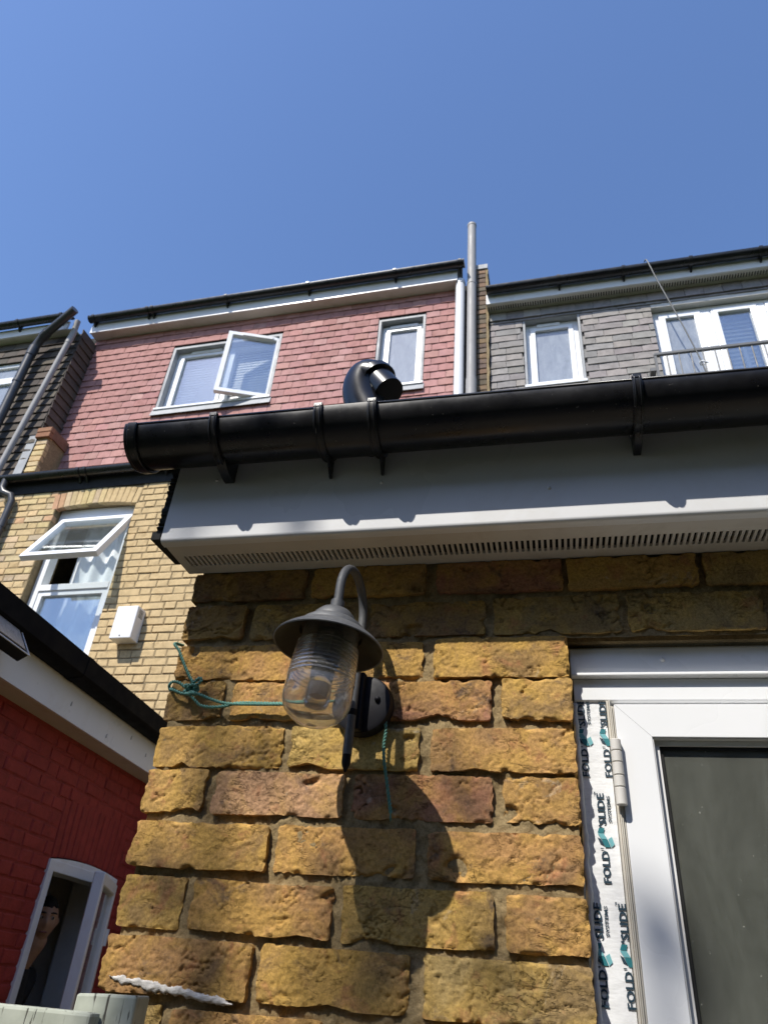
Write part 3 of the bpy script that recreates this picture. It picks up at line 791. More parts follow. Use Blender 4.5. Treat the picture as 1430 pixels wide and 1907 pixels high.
# ================================================================ TERRACE BEHIND
DA = R(-1.6)
FF = T3(0, 4.02, 0) @ Rz(DA)
def fworld(u, w, z): return FF @ V((u, w, z))
def blk(mb_name, w, h, d, mat, bev=.004, seedn=0, arch=0.0):
    rnd = random.Random(seedn)
    j = lambda a: rnd.uniform(-a, a)
    vs = []
    for y, ins in ((d, 0), (bev * .8, 0), (0, bev)):
        for sx, sz in ((-1, -1), (1, -1), (1, 1), (-1, 1)):
            vs.append((sx * (w / 2 - ins) + j(.003), y + (j(.002) if y < .01 else 0), sz * (h / 2 - ins) + j(.003)))
    fs = [(8, 9, 10, 11)]
    for o in (0, 4):
        fs += [(o + i, o + (i + 1) % 4, o + 4 + (i + 1) % 4, o + 4 + i) for i in range(4)]
    me = MB().add(vs, fs).mesh(mb_name, mat, False)
    return fixn(me)
def tile_mesh(name, w, h, t, mat, seedn, kick=.02):
    """hanging tile: bottom edge at z=0 kicked out, slightly bowed"""
    rnd = random.Random(seedn); vs = []
    n = 2
    for z, y in ((0, -kick), (h, -.002)):
        for yy in (0, t):
            for i in range(n + 1):
                b = rnd.uniform(-.001, .001) - (.002 if i == 1 else 0)
                vs.append((-w / 2 + w * i / n, y + yy + b, z + (rnd.uniform(-.0018, .0018) if z == 0 else 0)))
    m = n + 1
    fs = []
    for i in range(n):
        fs += [(i, i + 1, 2 * m + i + 1, 2 * m + i), (m + i, 3 * m + i, 3 * m + i + 1, m + i + 1), (i, m + i, m + i + 1, i + 1)]
    fs += [(0, 2 * m, 3 * m, m), (n, m + n, 3 * m + n, 2 * m + n)]
    return fixn(MB().add(vs, fs).mesh(name, mat, False))
def mesh_append(mb, me, mtx):
    mb.add([mtx @ v.co for v in me.vertices], [tuple(p.vertices) for p in me.polygons])
def place_pieces(T, parent, name, items, mat, restcol, cap=300, frame=None):
    """items: (mesh, matrix in frame, colour). Those that show and lie nearest become parts; the rest one part"""
    fr = frame or T.frame
    sc = []
    for it in items:
        P = fr @ it[1] @ V((0, 0, .03)); vis = in_view(P)
        sc.append((0 if vis else 1, (P - CAM).length, it))
    sc.sort(key=lambda t: (t[0], t[1]))
    nvis = sum(1 for t in sc if t[0] == 0)
    keep = min(cap, nvis)
    for t in sc[:keep]:
        T.inst(name, t[2][0], t[2][1], parent, t[2][2])
    rest = MB()
    for t in sc[keep:]: mesh_append(rest, t[2][0], t[2][1])
    if rest.v:
        o = T.part(name + '_field', rest, mat, parent, fix=False); o.color = (*restcol, 1); o['kind'] = 'stuff'
    return keep, len(sc) - keep

# ---- the yellow brick house with the red tiled dormer
RH = Thing('terraced_house', 'yellow brick terraced house with red tile hung top storey and open windows', 'house', (-3.2, 0, 0), FF)
HOLE_E = (-4.785, -3.865, 3.75, 5.552)
body = MB().wallholes(-5.60, -.45, 0, 5.86, [HOLE_E], .006, .30)
body.box(-5.60, -.45, 6.9, 7.0, 0, 5.86); body.box(-5.6, -5.45, .30, 6.9, 0, 5.86); body.box(-.6, -.45, .30, 6.9, 0, 5.86)
body.box(-5.45, -.6, .30, 6.9, 5.70, 5.84)
WB = RH.part('wall', body, M['fmortar'])
FST = [blk('brick', .212, .063, .06, M['fbrick'], .005, i) for i in range(5)]
FHD = [blk('brick', .100, .063, .06, M['fbrick'], .005, 10 + i) for i in range(4)]
FSO = [blk('brick', .060, .185, .06, M['fbrick'], .004, 20 + i) for i in range(3)]
FPAL = [(.60, .45, .245), (.63, .475, .26), (.60, .46, .28), (.55, .405, .225), (.64, .48, .255), (.53, .32, .19), (.49, .395, .27), (.58, .37, .22)]
items = []
row = 0; z = 2.9
while z < 5.70:
    u = -5.62 - (.16875 if row % 2 else 0) - .03 * math.sin(row * 1.7)
    st = True
    while u < -2.9:
        w = .2125 if st else .1025
        c = u + w / 2; st_ = st; st = not st; u += w + .010
        a, b = c - w / 2, c + w / 2
        if z + .065 > HOLE_E[2] and z < 5.50 + .185:
            lo, hi = HOLE_E[0] - (.03 if z > 5.47 else 0), HOLE_E[1] + (.03 if z > 5.47 else 0)
            if b > lo + .005 and a < hi - .005:
                # cut bricks that straddle the jamb
                if a < lo - .03: b = lo - .004
                elif b > hi + .03: a = hi + .004
                else: continue
        L = b - a
        if L < .03: continue
        me = random.choice(FST if st_ else FHD); k = L / (.212 if st_ else .100)
        col = jit(random.choices(FPAL, (5, 5, 4, 3, 4, 1, 1.5, 1.5))[0], .08)
        items.append((me, T3((a + b) / 2, random.uniform(-.003, .002), z + .0325) @ Matrix.Scale(k, 4, (1, 0, 0)), col))
    row += 1; z += .075
na = 15
for i in range(na):
    t = (i + .5) / na; u = -4.84 + t * 1.0; zz_ = 5.508 + .045 * (1 - (2 * t - 1) ** 2) + .0925
    items.append((random.choice(FSO), T3(u, -.002, zz_) @ Ry(R((t - .5) * 16)), jit(random.choice(FPAL[:6]), .1)))
place_pieces(RH, WB, 'brick', items, M['fbrick'], (.59, .44, .24), 300)
# sash window with open top light
WE = RH.part('window', MB().ring(-4.775, -3.875, 3.755, 5.545, .075, .09, .19, .07, .12), M['upvc'], bevel=.004)
RH.part('mid_rail', MB().box(-4.70, -3.95, .085, .18, 4.62, 4.685), M['upvc'], WE, bevel=.004)
RH.part('lower_sash', MB().ring(-4.70, -3.95, 3.825, 4.62, .05, .10, .16), M['upvc'], WE, bevel=.003)
RH.part('pane', MB().box(-4.65, -4.0, .128, .132, 3.87, 4.575), M['pane'], WE)
hp = MB().ring(-.405, .405, -.72, 0, .062, -.03, .03); HPM = T3(-4.275, .055, 5.385) @ Rx(R(-29))
me_ = fixn(hp.mesh('top_light', M['upvc'])); ho = RH.inst('top_light', me_, HPM, WE)
bm_ = ho.modifiers.new('bevel', 'BEVEL'); bm_.width = .004; bm_.segments = 2
RH.inst('top_light_pane', fixn(MB().box(-.345, .345, -.002, .002, -.66, -.06).mesh('top_light_pane', M['pane'])), HPM, WE)
cu = MB()
def curtain(mb, u0, u1, z0, z1, w, n=60, amp=.025, f=38):
    vs = []
    for i in range(n + 1):
        u = u0 + (u1 - u0) * i / n; y = w + amp * math.sin(u * f) + amp * .5 * math.sin(u * f * .43 + 1)
        vs += [(u, y, z0), (u, y, z1)]
    return mb.add(vs, [(2 * i, 2 * i + 2, 2 * i + 3, 2 * i + 1) for i in range(n)])
RH.part('curtain', curtain(MB(), -4.60, -3.90, 3.6, 5.5, .30), M['curtain'], WE, smooth=True, fix=False)
RH.part('room_shade', MB().box(-4.95, -3.70, .80, .82, 3.4, 5.69), M['room'], WE)

# dormer
DW = .30
DOR = RH.part('dormer', MB().wallholes(-5.52, -.46, 5.86, 8.44, [(-4.24, -2.82, 7.03, 8.05), (-1.655, -1.105, 6.975, 8.05)], DW + .002, DW + .25), M['felt'])
RH.part('dormer_roof', MB().box(-5.60, -.46, DW + .28, 6.9, 8.40, 8.56), M['felt'], DOR)
RT = [tile_mesh('tile', .162, .135, .011, M['rtile'], i, .015) for i in range(5)]
RPAL = [(.415, .218, .198), (.445, .238, .217), (.385, .20, .183), (.435, .235, .217), (.465, .262, .238)]
HOLES = [(-4.24, -2.82, 6.93, 8.05), (-1.655, -1.105, 6.88, 8.05)]
def hang(T, parent, u0, u1, z0, z1, tw_, gauge, holes, meshes, mw, pal, w, matl, cap=300, name='tile', varw=None, wts=None):
    items = []; r_ = 0; z = z0
    while z < z1:
        u = u0 - (tw_ * .5 if r_ % 2 else 0); kk = r_
        while u < u1:
            ww = tw_
            if varw: ww = varw[kk % len(varw)]; kk += 1
            a, b = max(u, u0), min(u + ww, u1); u += ww
            segs = [(a, b)]
            for h in holes:
                if z + gauge * .55 > h[2] and z + gauge * .45 < h[3]:
                    ns = []
                    for (p, q) in segs:
                        if q <= h[0] or p >= h[1]: ns.append((p, q))
                        else:
                            if p < h[0]: ns.append((p, h[0]))
                            if q > h[1]: ns.append((h[1], q))
                    segs = ns
            for p, q in segs:
                if q - p < .025: continue
                items.append((random.choice(meshes), T3((p + q) / 2, w + random.uniform(-.002, .002), z + random.uniform(-.002, .002)) @ Ry(R(random.uniform(-.35, .35))) @ Matrix.Scale((q - p - .004) / mw, 4, (1, 0, 0)), jit(random.choices(pal, wts)[0] if wts else random.choice(pal), .07)))
        r_ += 1; z += gauge
    return place_pieces(T, parent, name, items, matl, pal[0], cap)
hang(RH, DOR, -5.43, -.76, 5.97, 8.38, .163, .1055, HOLES, RT, .162, RPAL, DW, M['rtile'])
RH.part('soffit', MB().box(-5.44, -.74, .16, DW + .03, 8.385, 8.40), M['soffit'], DOR)
RH.part('fascia_board', MB().box(-5.44, -.74, .145, .165, 8.375, 8.555), M['fascia'], DOR)
def casement_frame(T, par, u0, u1, z0, z1, w, t=.06, mull=None):
    f = T.part('window', MB().ring(u0, u1, z0, z1, t, w, w + .07), M['upvc'], par, bevel=.004)
    if mull is not None: T.part('mullion', MB().box(mull - .03, mull + .03, w + .002, w + .068, z0 + t - .002, z1 - t + .002), M['upvc'], f)
    return f
def vent(T, par, u0, u1, z, w):
    T.part('trickle_vent', MB().box(u0, u1, w - .025, w + .01, z - .022, z + .018), M['upvcd'], par, bevel=.004)
# window A, two lights, right one swung open
wA = DW + .075
FA = casement_frame(RH, DOR, -4.20, -2.835, 7.035, 8.02, wA, .055, -3.47)
RH.part('fixed_sash', MB().ring(-4.145, -3.505, 7.09, 7.965, .045, wA - .012, wA + .03), M['upvc'], DOR, bevel=.003)
RH.part('pane', MB().box(-4.10, -3.55, wA + .015, wA + .019, 7.135, 7.92), M['pane'], DOR)
vent(RH, DOR, -4.02, -3.62, 7.985, wA)
SM = T3(-2.85, wA - .02, 7.53) @ Rz(R(21))
sx = RH.inst('open_sash', fixn(MB().ring(-.62, 0, -.475, .475, .055, -.03, .03).mesh('open_sash', M['upvc'])), SM, DOR)
bm_ = sx.modifiers.new('bevel', 'BEVEL'); bm_.width = .004
RH.inst('open_sash_pane', fixn(MB().box(-.57, -.05, -.002, .002, -.425, .425).mesh('open_sash_pane', M['pane'])), SM, DOR)
RH.inst('trickle_vent', fixn(MB().box(-.45, -.1, -.045, -.031, .42, .46).mesh('trickle_vent', M['upvcd'])), SM, DOR)
def venetian(mb, u0, u1, z0, z1, w, pitch=.042):
    z = z0
    while z < z1:
        mb.add([(u0, w - .002, z - .0155), (u1, w - .002, z - .0155), (u1, w + .003, z + .0155), (u0, w + .003, z + .0155)], [(0, 1, 2, 3)]); z += pitch
    return mb
RH.part('blind', venetian(MB(), -4.15, -2.90, 7.08, 7.97, wA + .075), M['blind'], DOR, fix=False)
RH.part('window_lining', MB().ring(-4.235, -2.825, 7.03, 8.045, .034, DW - .006, DW + .10), M['lead'], DOR)
RH.part('room_back', MB().box(-4.4, -2.6, DW + .9, DW + .92, 6.6, 8.3), M['room'], DOR)
RH.part('lead_apron', MB().prism([(DW - .045, 6.925), (DW - .040, 6.925), (DW - .012, 7.03), (DW + .06, 7.045), (DW + .06, 7.03)], 'x', -4.26, -2.80), M['lead'], DOR)
RH.part('sill', MB().box(-4.245, -2.815, DW - .030, DW + .08, 7.024, 7.052), M['upvc'], DOR, bevel=.004)
# window B, single light
FB = casement_frame(RH, DOR, -1.62, -1.12, 6.985, 8.0, wA, .05)
RH.part('sash', MB().ring(-1.57, -1.17, 7.035, 7.95, .045, wA - .014, wA + .03), M['upvc'], DOR, bevel=.003)
RH.part('pane', MB().box(-1.525, -1.215, wA + .015, wA + .019, 7.08, 7.905), M['panef'], DOR)
vent(RH, DOR, -1.53, -1.21, 7.965, wA)
RH.part('window_lining', MB().ring(-1.65, -1.11, 6.975, 8.045, .028, DW - .006, DW + .10), M['lead'], DOR)
RH.part('sill', MB().box(-1.66, -1.10, DW - .030, DW + .08, 6.970, 6.998), M['upvc'], DOR, bevel=.004)
RH.part('lead_apron', MB().prism([(DW - .045, 6.875), (DW - .040, 6.875), (DW - .012, 6.975), (DW + .06, 6.99), (DW + .06, 6.975)], 'x', -1.68, -1.09), M['lead'], DOR)
RH.part('inner_blind', MB().box(-1.52, -1.22, wA + .10, wA + .11, 7.50, 7.58).box(-1.52, -1.22, wA + .30, wA + .31, 7.05, 7.92), M['curtain'], DOR)
# corbelled party wall end with rendered side
cb = RH.part('party_wall_end', MB().box(-5.375, -5.235, .02, .55, 5.86, 6.52), M['fmortar'])
zz_ = 5.97; r_ = 0
while zz_ < 6.50:
    RH.inst('brick', FHD[r_ % 4], T3(-5.305, -.002, zz_ + .033) @ Matrix.Scale(1.4, 4, (1, 0, 0)), cb, jit(FPAL[r_ % 4], .1)); zz_ += .075; r_ += 1
for k in range(2):
    RH.inst('brick', FST[k], T3(-5.30 + .0 * k, -.035, 6.535 + k * .075) @ Matrix.Scale(.85, 4, (1, 0, 0)), cb, jit((.33, .18, .11), .1))
RH.part('coping', MB().box(-5.385, -5.215, .02, .55, 6.52, 6.645), M['rpaint'], cb).color = (.22, .125, .085, 1)
RH.part('lead_soaker', MB().prism([(-.010, 6.0), (-.004, 6.0), (.01, 6.60), (.004, 6.60)], 'x', -5.50, -5.39), M['lead'], cb)

def far_gutter(name, label, u0, u1, w, z, r, brk, ends=True, mat='black', frame=FF):
    T = Thing(name, label, 'gutter', (u0, w, z), frame)
    mb = MB(); mb.prism(arc(w, z, r, 178, 362, 16) + arc(w, z, r - .004, 362, 178, 16), 'x', u0, u1)
    T.part('trough', mb, M[mat], autos=40)
    for b in brk:
        m2 = MB(); m2.prism(arc(w, z, r + .008, 175, 365, 14) + arc(w, z, r + .0005, 365, 175, 14), 'x', b - .018, b + .018)
        m2.prism([(w + .01, z - r), (w + r + .006, z - r * .2), (w + r + .006, z - r - .045), (w + r - .01, z - r - .045)], 'x', b - .010, b + .010)
        T.part('bracket', m2, M[mat])
    if ends:
        T.part('end_cap', MB().prism(arc(w, z, r + .004, 178, 362, 14), 'x', u0 - .01, u0), M[mat])
        T.part('end_cap', MB().prism(arc(w, z, r + .004, 178, 362, 14), 'x', u1, u1 + .01), M[mat])
    return T
far_gutter('rain_gutter', 'black gutter above the red tile hung storey', -5.44, -.66, .082, 8.565, .056, (-5.38, -4.62, -4.55, -3.55, -2.5, -1.45, -.70))
far_gutter('rain_gutter', 'black gutter between the red hanging tiles and yellow brick wall', -5.62, -3.0, -.075, 5.915, .062, (-4.58, -4.50, -3.6))
solo('eaves_shade', MB().box(-5.62, -3.0, -.012, .004, 5.735, 5.90), M['felt'], 'black strip standing for the shade under the gutter of the yellow brick house', 'shade strip', (-5.62, 0, 5.74), FF)  # black strip gives the shaded row below the gutter as colour
# alarm box
AB = Thing('alarm_box', 'white plastic alarm box on the sunlit yellow brick wall', 'alarm box', (-3.51, 0, 4.0), FF)
sh = AB.part('housing', MB().box(-3.613, -3.408, -.132, -.004, 3.998, 4.300), M['upvcd'], bevel=.008)
vt = MB()
for k in range(6): vt.box(-3.4085, -3.4070, -.100, -.040, 4.205 + k * .013, 4.211 + k * .013)
AB.part('vent_slots', vt, M['dark'], sh)
AB.part('screw', MB().lathe([(0, -.1345), (.006, -.134), (.007, -.132)], (-3.515, 0, 4.022), 10, 'y'), M['dark'], sh)

# pipes on the party line
def pipe(name, label, pts, r, mat, org, collars=(), frame=FF, cat='pipe'):
    T = Thing(name, label, cat, org, frame)
    T.part('pipe', MB().tube(pts, r, 18), M[mat], autos=50)
    for (p, q, k) in collars: T.part('collar', MB().tube([p, q], r + k, 18), M[mat], autos=50)
    return T
pipe('downpipe', 'white plastic downpipe at the right end of the red tiles', [(-.715, .215, 5.9), (-.715, .215, 8.42)], .052, 'wpipe', (-.715, .215, 5.9), [((-.715, .215, 8.36), (-.715, .215, 8.39), .005)])
pipe('outlet_pipe', 'short grey gutter outlet above the white downpipe', [(-.715, .205, 8.41), (-.715, .19, 8.47), (-.705, .11, 8.54)], .03, 'dkgrey', (-.715, .2, 8.42))
pipe('soil_pipe', 'tall grey vent pipe standing between red and grey tiled houses', [(-.585, .20, 5.9), (-.585, .20, 9.40)], .050, 'grey', (-.585, .20, 5.9), [((-.585, .20, 8.31), (-.585, .20, 8.33), .004), ((-.585, .20, 6.5), (-.585, .20, 6.86), .006), ((-.585, .20, 9.37), (-.585, .20, 9.405), .004)])
# party wall pilaster of bricks
PW = Thing('party_wall', 'narrow upstand of old bricks between grey vent pipe and grey tiles', 'party wall', (-.47, .25, 5.9), FF)
pm = PW.part('wall', MB().box(-.535, -.425, .262, 3.0, 5.86, 8.62), M['fmortar'])
z = 6.3; r_ = 0
while z < 8.55:
    PW.inst('brick', FHD[r_ % 4], T3(-.484, .252, z + .033) @ Matrix.Scale(1.02, 4, (1, 0, 0)), pm, jit((.17, .135, .105) if r_ % 3 else (.26, .18, .12), .15)); z += .075; r_ += 1
PW.part('coping', MB().box(-.56, -.41, .235, 3.0, 8.62, 8.69), M['lead'])
mo = MB()
mo.prism([(-.432, 6.0), (-.410, 6.0)] + [(-.408 + .006 * math.sin(k * 2.3), 6.1 + k * .1) for k in range(26)] + [(-.432, 8.6)], 'y', .246, .262)
PW.part('mortar_fillet', mo, M['fmortar'])

# ---- grey tiled house on the right
GH = Thing('terraced_house', 'grey tile hung terraced house with white windows and balcony doors', 'house', (1.5, .3, 0), FF)
gb = MB().wallholes(-.43, 4.6, 0, 8.0, [(-.055, .535, 6.755, 7.745), (1.235, 3.2, 5.6, 7.69)], DW + .002, DW + .25)
gb.box(-.43, 4.6, 6.9, 7.0, 0, 8.0); gb.box(-.43, 4.6, DW + .25, 6.9, 7.95, 8.05)
GD = GH.part('wall', gb, M['felt'])
GT = [tile_mesh('tile', .20, .13, .011, M['gtile'], 40 + i, .014) for i in range(5)]
GPAL = [(.275, .252, .240), (.30, .277, .262), (.255, .238, .227), (.325, .298, .278)]
hang(GH, GD, -.40, 2.6, 5.75, 7.74, .205, .094, [(-.055, .535, 6.70, 7.76), (1.235, 3.2, 5.6, 7.70)], GT, .20, GPAL, DW, M['gtile'], varw=[.265, .165, .19, .28, .16])
hang(GH, GD, -.40, 2.6, 7.755, 7.80, .18, .2, [], [tile_mesh('tile', .20, .17, .011, M['gtile'], 60, .03)], .20, GPAL, DW, M['gtile'], name='top_tile')
gs = MB(); zq = 7.905
gs.box(-.42, 4.6, .165, .20, zq, zq + .012); gs.box(-.42, 4.6, .262, DW + .02, zq, zq + .012)
x = -.42
while x < 2.7: gs.box(x, x + .014, .20, .262, zq, zq + .012); x += .026
GS = GH.part('soffit', gs, M['soffit']); GH.part('vent_void', MB().box(-.42, 4.6, .17, DW, zq + .03, zq + .04), M['dark'], GS)
GH.part('fascia_board', MB().box(-.42, 4.6, .148, .166, 7.898, 8.045), M['fascia'])
FC = casement_frame(GH, GD, -.03, .51, 6.775, 7.72, wA, .05)
GH.part('sash', MB().ring(.02, .46, 6.825, 7.67, .05, wA - .014, wA + .03), M['upvc'], GD, bevel=.003)
GH.part('pane', MB().box(.07, .41, wA + .015, wA + .019, 6.875, 7.62), M['panef'], GD)
vent(GH, GD, .09, .33, 7.685, wA)
GH.part('sill', MB().box(-.06, .54, DW - .02, DW + .09, 6.752, 6.785), M['upvc'], GD, bevel=.004)
GH.part('window_lining', MB().ring(-.052, .532, 6.757, 7.743, .022, DW - .004, DW + .10), M['lead'], GD)
GH.part('room_back', MB().box(-.3, .9, DW + .7, DW + .72, 6.5, 7.93), M['room'], GD)
# balcony doors
bd = GH.part('balcony_door', MB().ring(1.25, 3.15, 5.62, 7.675, .055, wA, wA + .08), M['upvc'], GD, bevel=.004)
for (a, b, pm_) in ((1.305, 1.70, 'panef'), (1.80, 2.22, 'pane'), (2.30, 2.75, 'pane')):
    GH.part('door_leaf', MB().ring(a, b, 5.675, 7.62, .062, wA - .02, wA + .05), M['upvc'], GD, bevel=.006)
    GH.part('pane', MB().box(a + .06, b - .06, wA + .01, wA + .014, 5.74, 7.56), M[pm_], GD)
GH.part('door_post', MB().box(1.70, 1.80, wA - .012, wA + .07, 5.67, 7.622).box(2.22, 2.30, wA - .012, wA + .07, 5.67, 7.622), M['upvc'], GD, bevel=.012)
GH.part('door_head', MB().box(1.237, 3.198, DW - .004, DW + .07, 7.675, 7.738), M['soffit'], GD)
GH.part('blind', venetian(MB(), 1.86, 2.16, 5.8, 7.55, wA + .10, .055).box(2.02, 2.05, wA + .06, wA + .07, 5.8, 7.2), M['blind'], GD, fix=False)
GH.part('door_curtain', curtain(MB(), 1.32, 1.42, 5.7, 7.5, wA + .12, 20, .012, 80), M['curtain'], GD, smooth=True, fix=False)
GH.part('room_back', MB().box(1.0, 3.2, DW + .8, DW + .82, 5.5, 7.93), M['room'], GD)
far_gutter('rain_gutter', 'black gutter above the grey tile hung house', -.40, 4.6, .085, 8.055, .056, (.35, 1.0, 1.65, 2.3), True)
# balcony railing
RL = Thing('balcony_railing', 'grey steel balcony railing in front of the white balcony doors', 'railing', (1.2, .15, 5.6), FF)
RL.part('top_rail', MB().box(1.150, 3.0, .135, .165, 6.845, 6.875), M['rail'], bevel=.003)
RL.part('post', MB().box(1.150, 1.172, .139, .161, 5.75, 6.845), M['rail'])
RL.part('bottom_rail', MB().box(1.172, 3.0, .137, .163, 5.82, 5.85), M['rail'])
u = 1.265
while u < 2.9:
    RL.part('baluster', MB().tube([(u, .15, 5.85), (u, .15, 6.846)], .0065, 8), M['rail']); u += .105
RL.part('wall_plate', MB().box(1.10, 1.150, .15, .29, 6.66, 6.70), M['rail'])
solo('cable_tie', MB().tube([(1.57 + .035 * math.cos(a * .5), .16 + .02 * math.sin(a * .5), 6.70 + .012 * math.sin(a)) for a in range(14)], .006, 6), M['upvc'], 'white cable tie looped round the balcony railing', 'cable tie', (1.57, .15, 6.7), FF, smooth=True)
solo('cable', MB().tube(spline([(1.215, .06, 8.11), (1.232, .01, 8.06), (1.30, .03, 7.74), (1.45, .09, 7.13), (1.56, .16, 6.66), (1.60, .2, 6.3)], 5), .0065, 8), M['cable'], 'grey cable slanting from the gutter down to the balcony railing', 'cable', (1.23, .02, 8.06), FF, smooth=True)

# ---- dark tiled house on the left
LH = Thing('terraced_house', 'dark brown tile hung terraced house with a leaning black soil pipe', 'house', (-6.5, 0, 0), FF)
lb = MB().wallholes(-10.5, -5.41, 5.9, 8.22, [(-8.0, -6.06, 6.6, 7.86)], .02, .32)
lb.box(-5.46, -5.415, .32, 3.0, 5.9, 8.22)
lb.box(-10.5, -5.61, .0, 6.9, 0, 5.9); lb.box(-10.5, -5.45, .3, 6.9, 8.22, 8.45)
LW = LH.part('wall', lb, M['felt'])
DT = [tile_mesh('tile', .20, .15, .012, M['dtile'], 80 + i, .024) for i in range(4)]
DPAL = [(.105, .088, .075), (.12, .10, .085), (.09, .078, .068), (.13, .11, .09)]
hang(LH, LW, -7.4, -5.405, 6.0, 8.17, .21, .115, [(-8.0, -6.06, 6.55, 7.88)], DT, .20, DPAL, .02, M['dtile'])
# cheek tiles round the corner
items = []
z = 6.05; r_ = 0
while z < 8.2:
    y = .0
    L = .15 if r_ % 2 else .30
    items.append((random.choice(DT), T3(-5.408, .006 + .17, z + .02) @ Rz(R(90)) @ Matrix.Scale(.33 / .20, 4, (1, 0, 0)), jit(random.choice(DPAL), .1)))
    z += .115; r_ += 1
for it in items: LH.inst('cheek_tile', it[0], it[1], LW, it[2])
LH.part('fascia_board', MB().box(-10.5, -5.55, -.10, -.08, 8.205, 8.34), M['fascia'])
LH.part('soffit', MB().box(-10.5, -5.45, -.08, .03, 8.21, 8.225), M['soffit'])
LH.part('window', MB().ring(-8.0, -6.075, 6.6, 7.85, .065, .03, .10).box(-7.94, -6.135, .026, .095, 7.50, 7.60), M['upvc'], bevel=.004)
LH.part('pane', MB().box(-7.94, -6.14, .06, .064, 6.66, 7.79), M['panef'])
LH.part('room_back', MB().box(-8.3, -5.8, .9, .92, 6.2, 8.2), M['room'])
far_gutter('rain_gutter', 'black gutter above the dark brown tiled house', -10.0, -5.50, -.16, 8.375, .056, (-6.9, -6.25, -5.62))
pipe('soil_pipe', 'black soil pipe with a bent top in front of dark tiles', [(-5.925, -.10, 6.0), (-5.915, -.10, 7.80), (-5.90, -.103, 7.93), (-5.87, -.112, 8.01), (-5.82, -.13, 8.07), (-5.75, -.155, 8.12), (-5.36, -.27, 8.325)], .052, 'dkgrey', (-5.92, -.10, 6.0),
     [((-5.918, -.10, 7.35), (-5.915, -.10, 7.38), .007), ((-5.915, -.10, 7.80), (-5.90, -.103, 7.93), .008), ((-5.82, -.13, 8.07), (-5.75, -.155, 8.12), .008)])
pipe('downpipe', 'dark grey downpipe slanting down the corner of the dark tiles', [(-5.655, -.07, 5.95), (-5.445, -.075, 8.15), (-5.43, -.10, 8.32)], .034, 'grey', (-5.65, -.07, 5.95), [((-5.463, -.0745, 7.96), (-5.445, -.075, 8.15), .004)])
pipe('downpipe', 'black downpipe with swan neck below the lower gutter beside yellow bricks', [(-5.46, -.09, 5.90), (-5.46, -.09, 5.78), (-5.42, -.09, 5.72), (-5.33, -.07, 5.69), (-5.30, -.06, 5.62), (-5.30, -.055, 2.0)], .036, 'dkgrey', (-5.30, -.05, 2.0), [((-5.30, -.055, 5.30), (-5.30, -.055, 5.38), .006)])

# ================================================================ RED OUTRIGGER
RF = T3(CAM.x - 2.5, CAM.y, 0) @ Rz(R(93.7))     # local x runs along the wall away from the camera, local -y faces us
RO = Thing('red_brick_outrigger', 'red painted brick side building with white fascia and an open window', 'building', (3.5, 0, 0), RF)
WIN = (3.965, 4.755, 1.02, 2.185)
WI2 = (2.25, 3.06, 1.02, 2.185)
rb = MB().wallholes(.3, 5.08, 0, 2.90, [WIN, WI2], .004, .26)
rb.box(.3, 5.08, 3.3, 3.4, 0, 2.9); rb.box(.3, .4, .26, 3.3, 0, 2.9); rb.box(4.98, 5.08, .26, 3.3, 0, 2.9)
RW = RO.part('wall', rb, M['rpaint'], fix=True); RW.color = (.28, .036, .027, 1)
RST = [blk('brick', .214, .066, .05, M['rpaint'], .007, 30 + i) for i in range(5)]
RHD = [blk('brick', .102, .066, .05, M['rpaint'], .007, 40 + i) for i in range(4)]
RSO = [blk('brick', .064, .30, .05, M['rpaint'], .006, 50 + i) for i in range(3)]
items = []; row = 0; z = .90
RC = (.32, .040, .031)
while z < 2.76:
    u = 2.45 - (.165 if row % 2 else 0) - .02 * math.sin(row * 2.1); st = True
    while u < 5.06:
        w = .2165 if st else .1045; a, b = u, u + w; st_ = st; st = not st; u += w + .008
        skip = False
        for H_ in (WIN, WI2):
            top = 2.46
            lo, hi = (H_[0] - .02, H_[1] + .02) if z > 2.12 else (H_[0], H_[1])
            if z + .06 > H_[2] and z + .035 < top and b > lo + .004 and a < hi - .004:
                if a < lo - .03: b = lo - .004
                elif b > hi + .03: a = hi + .004
                else: skip = True
        if skip or b - a < .03: continue
        me = random.choice(RST if st_ else RHD)
        items.append((me, T3((a + b) / 2, random.uniform(-.004, .001), z + .0335) @ Ry(R(random.uniform(-.6, .6))) @ Matrix.Scale((b - a) / (.214 if st_ else .102), 4, (1, 0, 0)), jit(RC, .14)))
    row += 1; z += .0745
for H_ in (WIN, WI2):
    for i in range(12):
        t = (i + .5) / 12; uu = H_[0] - .02 + t * (H_[1] - H_[0] + .04)
        items.append((random.choice(RSO), T3(uu, -.002, 2.160 + .030 * (1 - (2 * t - 1) ** 2) + .15) @ Ry(R((t - .5) * 9)), jit(RC, .07)))
place_pieces(RO, RW, 'brick', items, M['rpaint'], RC, 300)
RO.part('fascia_board', MB().box(.2, 5.02, -.160, -.140, 2.772, 3.0), M['fascia'])
RO.part('soffit', MB().box(.2, 5.02, -.140, .01, 2.776, 2.79), M['soffit'])
RO.part('roof', MB().prism([(-.20, 3.05), (-.20, 3.03), (3.5, 3.03), (3.5, 3.35)], 'x', .2, 5.04), M['felt'])
RO.part('roof_core', MB().box(.25, 5.0, -.139, 3.3, 2.791, 3.028), M['felt'])
for (a, b) in ((3.45, 2.86), (3.9, 2.82), (4.2, 2.90), (4.45, 2.86), (2.85, 2.93)):
    RO.part('paint_chip', MB().prism([(a - .008, b - .015), (a + .007, b - .010), (a + .005, b + .014), (a - .004, b + .010)], 'y', -.1615, -.1602), M['lead'])
rg = Thing('rain_gutter', 'matt black square gutter along the eaves of the red painted side building', 'gutter', (.2, -.22, 2.98), RF)
